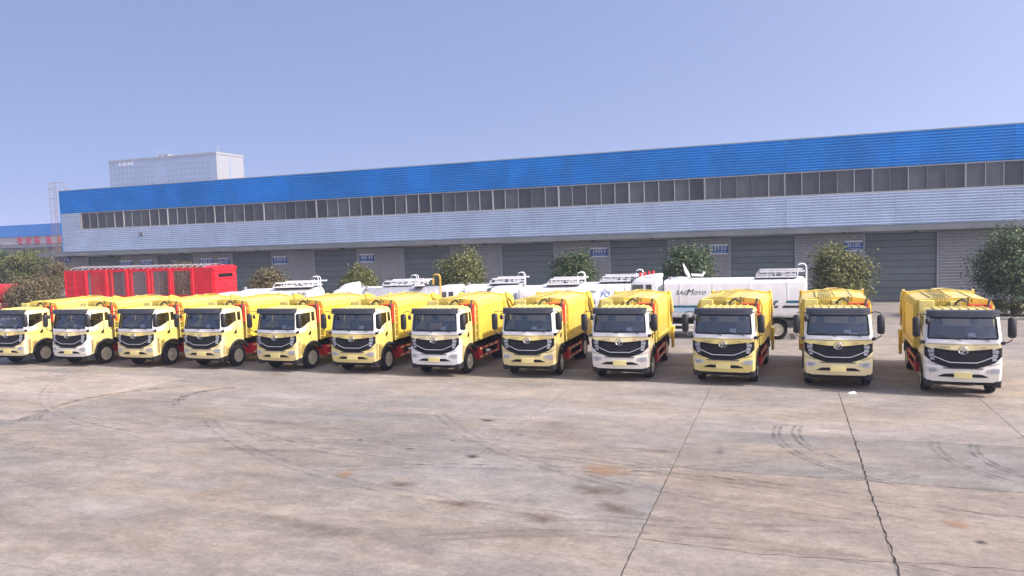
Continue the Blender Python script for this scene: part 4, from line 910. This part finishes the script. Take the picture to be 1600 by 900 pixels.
        for q in range(1, n):
            x = xa + .2 + (xb - xa - .3) * q / n; b = MB(); b.box(x - (.09 if q % 3 == 0 else .03), x + (.09 if q % 3 == 0 else .03), *sorted((sg * (hw + .04), sg * (hw + .11))), zt + .151, zt + .329); obj('rail_post', b, 'white_paint', wk)
    b = MB(); b.lathe_x([(-.0, .02), (0, .26), (.1, .26), (.1, .02)], 16); mh = obj('manhole', b, 'visor_grey', tk, smooth=40, loc=((xa + xb) / 2, 0, zt + .075)); mh.rotation_euler = (0, -PI / 2, 0)
    # rear ladder with hoops over the top
    lb = MB()
    for y in ((-.22, .22) if hoops else ()):
        lb.tube([(x1 + .08, y - .3, .6), (x1 + .08, y - .3, zt + .55), (x1 + .02, y - .3, zt + .68), (x1 - .14, y - .3, zt + .72), (x1 - .30, y - .3, zt + .66), (x1 - .34, y - .3, zt + .5), (x1 - .34, y - .3, zt + .1)], .024, 7)
    if hoops:
        la = obj('ladder', lb, ladder, root, smooth=60)
        for q in range(7): b = MB(); b.tube([(x1 + .08, -.52, .8 + q * .32), (x1 + .08, -.08, .8 + q * .32)], .016, 6); obj('rung', b, ladder, la)
    b = MB(); b.box(x1 - .1, x1 + .02, -h + .05, h - .05, .42, .56); b.box(x1 - .1, x1 + .021, -h + .06, -h + .36, .57, .7); b.box(x1 - .1, x1 + .021, h - .36, h - .06, .57, .7); obj('rear_bumper', b, 'guard_red', root)
    if decal: decal(root, tk, x0, x1, h, ztank)
    return root
FACE_NEAR = lambda x, y, z: Matrix.Translation((x, y, z)) @ Matrix.Rotation(PI / 2, 4, 'X')
def marks(xf, z, w, hgt, n, m_, seed):
    def f(root, tk, x0, x1, h, zt):
        for xa, zz, ww, hh, nn, mm, sd_ in ((xf, z, w, hgt, n, m_, seed),):
            strokes(tk, x0 + xa, x0 + xa + ww, zz, zz + hh, -h - .004, nn, mm, sd_, hh * .22, .01)
    return f
def decal_a(root, tk, x0, x1, h, zt):
    strokes(tk, x1 - 1.5, x1 - .5, zt[1] - .55, zt[1] - .2, -h + .05, 3, 'mesh_grey', 21, .04, .06)
def decal_d(root, tk, x0, x1, h, zt):
    strokes(tk, x0 + .35, x0 + 1.35, 2.12, 2.28, -h - .002, 8, 'text_blue', 31, .03, .01)
    b = MB()
    for p_, q_ in (((x0 + 2.0, 2.3), (x0 + 2.3, 2.42)), ((x0 + 2.3, 2.42), (x0 + 2.55, 2.44))): b.bar((p_[0], -h - .01, p_[1]), (q_[0], -h - .01, q_[1]), .02, .05)
    obj('stripe', b, 'text_dark', tk); strokes(tk, x0 + 2.2, x0 + 3.2, 1.98, 2.2, -h - .002, 7, 'mesh_grey', 33, .06, .01)
def decal_e(root, tk, x0, x1, h, zt): strokes(tk, x0 + .3, x0 + 1.5, 2.14, 2.28, -h - .002, 9, 'mesh_grey', 41, .035, .01)
def decal_f(root, tk, x0, x1, h, zt):
    link('lettering', (lambda me: (me.transform(FACE_NEAR(x0 + 2.0, -h - .002, 1.92)), me)[1])(text_mesh('PO ACHM', .42, 'text_blue', .006, shear=.25)), tk)
    strokes(tk, x0 + 1.2, x0 + 1.8, 2.2, 2.3, -h - .002, 6, 'mesh_grey', 51, .025, .01)
    b = MB(); b.tube([(x0 + 2.15, -h - .02, 2.25), (x0 + 2.35, -h - .03, 2.45), (x0 + 2.6, -h - .02, 2.22)], .016, 6); b.tube([(x0 + 2.35, -h - .03, 2.45), (x0 + 2.35, -h + .2, 2.75)], .012, 6); obj('hook_chain', b, 'mesh_grey', tk)
    for q in range(7):
        for zz in (1.55, 1.68, 1.25): b = MB(); b.box(x0 + 1.25 + q * .36, x0 + 1.25 + q * .36 + (.24 if q in (0, 4) else .12), -h - .012, -h - .001, zz, zz + .06); obj('vent_slot', b, 'text_dark' if zz != 1.68 else 'mesh_grey', tk)
def decal_g(root, tk, x0, x1, h, zt):
    y = -h - .002; me = text_mesh('SAG', .31, 'text_dark', .006, shear=.25, spacing=1.15); me.transform(FACE_NEAR(x0 + .62, y, 2.30)); link('lettering', me, tk)
    me = text_mesh('M', .42, 'text_dark', .006, shear=.3); me.transform(FACE_NEAR(x0 + 1.16, y, 2.30)); link('lettering', me, tk)
    me = text_mesh('OTO', .26, 'text_dark', .006, shear=.25, spacing=1.15); me.transform(FACE_NEAR(x0 + 1.5, y, 2.30)); link('lettering', me, tk)
    b = MB(); b.box(x0 + .2, x0 + 4.2, y - .006, y + .02, 1.62, 1.74); obj('stripe', b, 'teal_stripe', tk)
    b = MB(); b.box(x0 + .2, x0 + 4.2, y - .005, y + .02, 1.38, 1.60); obj('stripe', b, 'pale_blue', tk)
    for q, (dx, dz) in enumerate(((0, .0), (.27, .0), (.54, 0.0), (.14, .13), (.41, .13), (.54, .26), (.27, .26))):
        if q in (6,): continue
        b = MB(); xq = x1 - 1.95 + dx; b.hull([(xq + s_ * .09 + (z_ * .5), yy, 1.60 + dz + z_) for s_ in (1, -1) for z_ in (0, .11) for yy in (y - .006, y + .01)]); obj('chequer', b, 'text_dark' if q % 2 == 0 else 'teal_stripe', tk)
    b = MB(); b.hull([(x, yy, z) for x, z in ((x1 - 1.1, 1.60), (x1 - .12, 1.60), (x1 - .12, 1.72), (x1 - 1.05, 1.72)) for yy in (y - .006, y + .01)]); obj('stripe', b, 'text_dark', tk)
    b = MB(); b.hull([(x, yy, z) for x, z in ((x1 - .95, 1.84), (x1 - .12, 1.84), (x1 - .12, 1.97), (x1 - .87, 1.97)) for yy in (y - .006, y + .01)]); obj('stripe', b, 'teal_stripe', tk)
    # spray monitor on the tank roof
    b = MB(); b.lathe_x([(0, .02), (0, .42), (.12, .40), (.16, .02)], 18); o = obj('spray_base', b, 'white_paint', tk, smooth=40, loc=(x0 + .75, 0, zt[1] - .02)); o.rotation_euler = (0, -PI / 2, 0)
    b = MB(); b.tube([(x0 + 1.25, -.2, zt[1] + .1), (x0 + 1.1, -.25, zt[1] + .35), (x0 + .92, -.3, zt[1] + .82)], [.06, .10, .03], 8); b.tube([(x0 + 1.25, -.2, zt[1]), (x0 + 1.35, -.2, zt[1] + .22), (x0 + 1.9, -.2, zt[1] + .2), (x0 + 2.0, -.2, zt[1] + .38)], .07, 8); obj('spray_cannon', b, 'white_paint', tk, smooth=50)
def at(a, L, rear):      # front position from the rear-end centre
    return (rear[0] - L * math.cos(R(a)), rear[1] - L * math.sin(R(a)), 0)
water_truck('water_truck', at(16, 7.0, (-28.23, 41.6)), 16, 'white tank truck with round markings on its rear, beside the red trailer', L=7.0, ztank=(1.05, 2.78), p=3.4, decal=decal_a, cabH=2.6)
water_truck('water_truck', at(12, 5.9, (-22.95, 45.0)), 12, 'white high-roofed water truck behind the grey tank', L=5.9, cabH=2.5, high=1, ztank=(1.05, 2.60))
water_truck('water_truck', at(18, 6.6, (-19.75, 41.6)), 18, 'grey tank truck with an orange ladder at its rear', L=6.6, tank='grey_tank', ztank=(1.0, 2.78), p=2.3, ladder='ladder_orange', rail=(.70, .86), cabH=2.3)
water_truck('water_truck', at(10, 5.7, (-15.35, 44.6)), 10, 'white water truck with small blue lettering right of the grey tank', L=5.7, decal=decal_d, p=5, cabH=2.68, ztank=(1.05, 2.68))
water_truck('water_truck', at(10, 5.6, (-10.6, 41.0)), 10, 'white water truck with grey lettering behind the fifth refuse truck from right', L=5.6, decal=decal_e, p=5, cabH=2.80, ztank=(1.05, 2.80))
water_truck('water_truck', at(8, 6.4, (-8.0, 44.6)), 8, 'white water truck with large blue lettering and slotted lower panel', L=6.4, decal=decal_f, p=6, cabH=2.7, ztank=(1.05, 2.72))
water_truck('water_truck', at(1.5, 8.9, (.85, 41.15)), 1.5, 'big white sprinkler truck with black lettering, blue stripe and chequers', L=8.9, Wd=2.45, cabH=3.2, high=2, ztank=(1.08, 3.04), p=12, decal=decal_g, wr_=.5, rail=(.66, .97), wx=(1.35, None))

# red stake trailer and the red tanker at the left
RY = 44.0; RX0, RX1 = -53.3, -38.75
rtl = empty('stake_trailer', ((RX0 + RX1) / 2, RY + 1.2, 0), 0, 'long red stake-sided trailer with wire mesh bays and roof hoops', 'trailer'); hl_ = (RX1 - RX0) / 2
b = MB(); b.box(-hl_, hl_, -1.2, 1.2, 1.35, 1.55); b.box(-hl_ + .5, hl_ - .5, -.5, -.35, 1.0, 1.349); b.box(-hl_ + .5, hl_ - .5, .35, .5, 1.0, 1.349); obj('floor_frame', b, 'bright_red', rtl)
ZR0, ZR1 = 1.55, 4.05
for sg in (1, -1):
    y0, y1 = sorted((sg * 1.14, sg * 1.22))
    b = MB(); b.box(-hl_, hl_ , y0, y1, ZR0 + .001, ZR0 + .42); b.box(-hl_, hl_, y0, y1, ZR1 - .12, ZR1 + .05); obj('side_rail', b, 'bright_red', rtl)
    px_ = [-hl_ + 2.2 + (2 * hl_ - 4.2) * q / 5 for q in range(6)]
    for q, x in enumerate(px_): b = MB(); b.cbox(x - .14, x + .14, sg * 1.18 - .09, sg * 1.18 + .09, ZR0 + .002, ZR1 + .04, .02); obj('stake_post', b, 'bright_red', rtl)
    b = MB(); b.box(-hl_, -hl_ + 2.05, y0 + .01, y1 - .01, ZR0 + .421, ZR1 - .121)
    pnl = obj('solid_panel', b, 'bright_red', rtl)
    for q in range(4): b = MB(); z = ZR0 + .55 + q * .52; b.box(-hl_ + .08, -hl_ + 1.98, *sorted((sg * 1.211, sg * 1.25)), z, z + .16); obj('panel_rib', b, 'bright_red', pnl)
    for xx in (-hl_ + .04, -hl_ + 1.0, -hl_ + 1.92): b = MB(); b.box(xx, xx + .1, *sorted((sg * 1.212, sg * 1.26)), ZR0 + .43, ZR1 - .13); obj('panel_rib', b, 'bright_red', pnl)
    for q in range(5):
        xa, xb = px_[q] + .14, px_[q + 1] - .14; b = MB(); n = 9
        for k_ in range(1, n): x = xa + (xb - xa) * k_ / n; b.box(x - .009, x + .009, sg * 1.18 - .009, sg * 1.18 + .009, ZR0 + .42, ZR1 - .12)
        for k_ in range(1, 10): z = ZR0 + .42 + (ZR1 - .54 - ZR0) * k_ / 10; b.box(xa, xb, sg * 1.18 - .010, sg * 1.18 + .010, z - .010, z + .010)
        obj('mesh_panel', b, 'wire_rust', rtl)
b = MB(); b.box(hl_ - .12, hl_, -1.139, 1.139, ZR0 + .001, ZR1 + .1); b.extrude_x([(1.2 * math.cos(R(t_)), ZR1 + .05 + .16 * math.sin(R(t_))) for t_ in range(0, 181, 15)], hl_ - .9, hl_ + .01); obj('front_board', b, 'bright_red', rtl)
for z in (ZR0 + .2, ZR0 + .95, ZR0 + 1.7, ZR1 - .2): b = MB(); b.box(hl_ + .001, hl_ + .06, -1.1, 1.1, z, z + .12); obj('board_rib', b, 'bright_red', rtl)
b = MB(); b.box(hl_ + .0015, hl_ + .015, -.75, .75, ZR0 + 1.83, ZR0 + 2.1); obj('board_slot', b, 'grille_black', rtl)
for sg in (1, -1): b = MB(); b.box(hl_ - 1.9, hl_ - .13, *sorted((sg * 1.15, sg * 1.21)), ZR0 + .43, ZR1 - .13); obj('solid_panel', b, 'bright_red', rtl)
for q in range(22):
    x = -hl_ + .6 + q * (2 * hl_ - 1.6) / 21; b = MB(); b.tube([(x, 1.18 * math.cos(R(t_)), ZR1 + .05 + .26 * math.sin(R(t_))) for t_ in range(0, 181, 18)], .022, 5); obj('roof_hoop', b, 'mesh_grey', rtl)
for x in (-hl_ + 1.4, -hl_ + 2.75, -hl_ + 4.1):
    for sg in (1, -1): wheel_side(rtl, x, sg * 1.0, .5, .3, sg)
b = MB()
for y in (-.8, .8): b.box(hl_ - 3.2, hl_ - 3.05, y - .07, y + .07, .06, 1.349); b.box(hl_ - 3.3, hl_ - 2.95, y - .16, y + .16, 0.0, .06)
obj('landing_leg', b, 'chassis_black', rtl)
def red_tanker():
    root = empty('red_tanker', (-70.0, 48.0, 0), 0, 'red tanker cut off by the left picture edge beside the brown bush', 'tank truck')
    b = MB(); sec = tank_sec(2.4, 1.35, 2.95, 2.6); c = 2.15
    b.loft([[(x, y * k_, c + (z - c) * k_) for y, z in sec] for x, k_ in ((-6, .85), (-5.9, .96), (-5.7, 1), (7.2, 1), (7.3, .985), (7.34, .95))]); tk = obj('tank', b, 'bright_red', root, smooth=40)
    b = MB(); b.box(-6, 7.3, -1.2, -1.12, 1.25, 1.36); obj('side_skirt', b, 'bright_red', root)
    for q in range(20): b = MB(); b.box(-5.8 + q * .65, -5.5 + q * .65, -1.222, -1.201, 1.27, 1.34); obj('reflector', b, 'sign_white', root)
    b = MB(); b.box(-6, 7.2, -.45, .45, .8, 1.3); obj('chassis', b, 'chassis_black', root)
    b = MB(); b.cbox(4.6, 6.6, -1.15, -.5, .5, 1.22, .03); obj('tool_box', b, 'bright_red', root)
    for x in (-3.4, -2.1, 3.3):
        for sg in (1, -1): wheel_side(root, x, sg * .98, .5, .3, sg)
    cab = small_cab(root, 'bright_red', 2.4, 1.8, 2.8); cab.location = (-8.0, 0, 0)
red_tanker()

# ------------------------------------------------------------------ trees, bushes, hedge
def leaves(n_clump, per, centre, rad, leaf, seed, squash=1., low=-.75, lean=0.):
    g = np.random.default_rng(seed); c = np.array(centre); rad = np.array(rad)
    d = g.normal(size=(n_clump * 3, 3)); d /= np.linalg.norm(d, axis=1)[:, None]; d = d[d[:, 2] > low][:n_clump]
    rr = g.uniform(.35, 1.0, len(d)) ** .55; wob = 1 + .16 * np.sin(d[:, 0] * 5 + seed) + .12 * np.sin(d[:, 2] * 7 + d[:, 1] * 4 + seed * 2)
    cc = c + d * rad * (rr * wob)[:, None] * .9
    cs_ = g.uniform(.55, 1.1, len(cc))[:, None] * rad.mean() * .20
    P = (cc[:, None, :] + g.normal(size=(len(cc), per, 3)) * cs_[:, None, :] * np.array([1, 1, .8])).reshape(-1, 3)
    P = P[P[:, 2] > .12]; n = len(P)
    nrm = g.normal(size=(n, 3)) + np.array([0, 0, .7]) + (P - c) / rad * .6; nrm /= np.linalg.norm(nrm, axis=1)[:, None]
    a = np.cross(nrm, g.normal(size=(n, 3))); a /= np.linalg.norm(a, axis=1)[:, None]; bb = np.cross(nrm, a)
    L_ = leaf * g.uniform(.7, 1.4, n)[:, None]; W_ = L_ * .48
    V = np.stack([P - a * L_, P + bb * W_ - a * L_ * .1, P + a * L_, P - bb * W_ - a * L_ * .1], 1).reshape(-1, 3)
    return V
def leaf_mesh(name, V, m_):
    n = len(V) // 4; me = bpy.data.meshes.new(name); me.vertices.add(len(V)); me.vertices.foreach_set('co', V.astype(np.float32).ravel())
    me.loops.add(4 * n); me.loops.foreach_set('vertex_index', np.arange(4 * n, dtype=np.int32)); me.polygons.add(n)
    me.polygons.foreach_set('loop_start', np.arange(0, 4 * n, 4, dtype=np.int32)); me.update(calc_edges=True); me.validate(); me.materials.append(MATS[m_]); return me
def tree(loc, w, z0, z1, label, m_, seed, name='round_tree', dens=1., leaf=.085, cat='tree', d=None):
    t = empty(name, loc, 0, label, cat, 'trees along the warehouse' if cat == 'tree' else None); r = random.Random(seed)
    w *= .89; z1 -= .12; c = (0, 0, (z0 + z1) / 2); rad = (w / 2, (d or w) / 2, (z1 - z0) / 2)
    link('crown', leaf_mesh('crown', leaves(int(190 * dens), 62, c, rad, leaf, seed), m_), t)
    b = MB(); zf = z0 + (z1 - z0) * .3
    b.tube([(0, 0, 0), (.03, .02, zf * .5), (-.02, 0, zf), (.02, .03, z0 + (z1 - z0) * .75)], [.13, .11, .09, .03], 8); obj('trunk', b, 'bark', t, smooth=60)
    for q in range(7):
        a = q * 2.4 + r.random(); h_ = zf * .7 + (z1 - zf) * .08 * q; e = (rad[0] * .75 * math.cos(a), rad[1] * .75 * math.sin(a), h_ + (z1 - z0) * r.uniform(.15, .35))
        b = MB(); b.tube([(0, 0, h_), (e[0] * .5, e[1] * .5, h_ + (e[2] - h_) * .6), e], [.05, .035, .012], 6); obj('limb', b, 'bark', t, smooth=60)
    return t
TY = 51.0
for i, (x, w, z0, z1, lab, m_) in enumerate(((12.3, 4.7, .25, 5.3, 'large dark green tree at the right picture edge', 'leaf_dark'), (3.05, 3.9, .6, 4.62, 'round tree half hiding a blue sign, second from the right', 'leaf_green'), (-6.1, 3.4, .6, 4.9, 'dark olive tree rising behind the big white sprinkler truck', 'leaf_dark'),
        (-13.8, 3.2, .6, 4.75, 'dark tree left of a blue sign, behind the white water trucks', 'leaf_dark'), (-22.4, 3.9, .6, 4.85, 'sunlit round tree behind the orange ladder, fullest in the middle', 'leaf_green'), (-31.0, 3.2, .6, 3.85, 'small yellow-green tree behind the white high-roofed truck', 'leaf_green'),
        (-39.4, 3.5, .6, 3.85, 'small brownish tree between red trailer and white tank truck', 'leaf_brown'), (-47.9, 3.6, .6, 4.55, 'tree seen through the mesh of the red trailer', 'leaf_brown'))):
    tree((x, TY, 0), w, z0, z1, lab, m_, 40 + i, dens=1.25 if i == 0 else 1., leaf=.085)
tree((-57.7, 44.6, 0), 4.7, .3, 3.75, 'broad brown bush between the red tanker and the red trailer', 'leaf_brown', 61, 'broad_bush', 1.3, .09, 'bush', 3.5)
tree((-66.3, 54.0, 0), 3.4, 1.2, 4.9, 'sparse brownish tree above the broad bush', 'leaf_brown', 62, 'roadside_tree', .5, .08)
tree((-91.2, 70, 0), 6.5, 1.0, 6.2, 'olive tree below the red characters of the distant shed', 'leaf_green', 63, 'roadside_tree', 1.2, .13)
tree((-97.5, 71, 0), 6.0, 1.0, 6.0, 'grey-green tree at the left picture edge before the distant shed', 'leaf_dark', 64, 'roadside_tree', 1.2, .13)
tree((-83.5, 68, 0), 4.0, 1.0, 4.4, 'brown tree beside the left corner of the warehouse', 'leaf_brown', 65, 'roadside_tree', .8, .13)
hd = empty('hedge', (16.5, 50.6, 0), 0, 'low clipped green hedge in a kerbed bed at the right', 'hedge')
V = np.concatenate([leaves(26, 55, (x, 0, .55), (.85, .8, .5), .07, 80 + i, low=-.4) for i, x in enumerate(np.arange(-4.6, 6, 1.1))]); link('foliage', leaf_mesh('foliage', V, 'leaf_green'), hd)
for q in range(9): b = MB(); b.tube([(-4.6 + q * 1.2, 0, 0), (-4.6 + q * 1.2, .05, .6)], [.03, .015], 6); obj('stem', b, 'bark', hd)
pl = empty('planter_bed', (16.5, 50.7, 0), 0, 'long kerbed planting bed under the hedge at the right', 'planter')
b = MB(); b.box(-6.4, 9, -1.1, 1.4, .0, .10); obj('soil', b, 'soil', pl)
for q in range(15): b = MB(); b.cbox(-6.5 + q * 1.03, -5.49 + q * 1.03, -1.27, -1.11, 0, .17, .02); obj('kerb_stone', b, 'kerb', pl)
b = MB(); b.cbox(-6.56, -6.42, -1.1, 1.4, 0, .17, .02); obj('kerb_stone', b, 'kerb', pl)
for i, x in enumerate((3.05, -6.1, -13.8, -22.4, -31.0, -39.4, -47.9)):
    p_ = empty('tree_pit', (x, TY, 0), 0, 'kerbed square bed at the foot of the %s tree from the right along the warehouse' % ('second', 'third', 'fourth', 'fifth', 'sixth', 'seventh', 'eighth')[i], 'tree bed', 'tree beds')
    b = MB(); b.box(-1.0, 1.0, -1.0, 1.0, .0, .06); obj('soil', b, 'soil', p_)
    for k_ in range(4): b = MB(); b.cbox(-1.12, 1.0, -1.12, -1.0, 0, .13, .015); o = obj('kerb_stone', b, 'kerb', p_); o.rotation_euler = (0, 0, k_ * PI / 2)
# white boundary wall far left
bw = empty('boundary_wall', (-104, 82, 0), 0, 'low white boundary wall beyond the bushes at the far left', 'wall')
for q in range(12): b = MB(); b.box(-24 + q * 4, -20.05 + q * 4, 0, .25, 0, 2.35); obj('wall_panel', b, 'sign_white', bw); b = MB(); b.box(-20.3 + q * 4, -19.7 + q * 4, -.06, .31, 0, 2.6); obj('pier', b, 'kerb', bw)

# ------------------------------------------------------------------ haze: one even box of air round everything
hz = MB(); hz.box(-3200, 2700, -900, 3700, -1.2, 75); ho = obj('haze', hz, 'paper'); ho['kind'] = 'stuff'
HM = bpy.data.materials.new('haze_air'); HM.use_nodes = True; t = HM.node_tree; t.nodes.clear()
pv = t.nodes.new('ShaderNodeVolumePrincipled'); pv.inputs['Density'].default_value = .0006; pv.inputs['Color'].default_value = (.56, .64, .86, 1); pv.inputs['Anisotropy'].default_value = .2
om = t.nodes.new('ShaderNodeOutputMaterial'); t.links.new(pv.outputs[0], om.inputs['Volume']); ho.data.materials.clear(); ho.data.materials.append(HM)
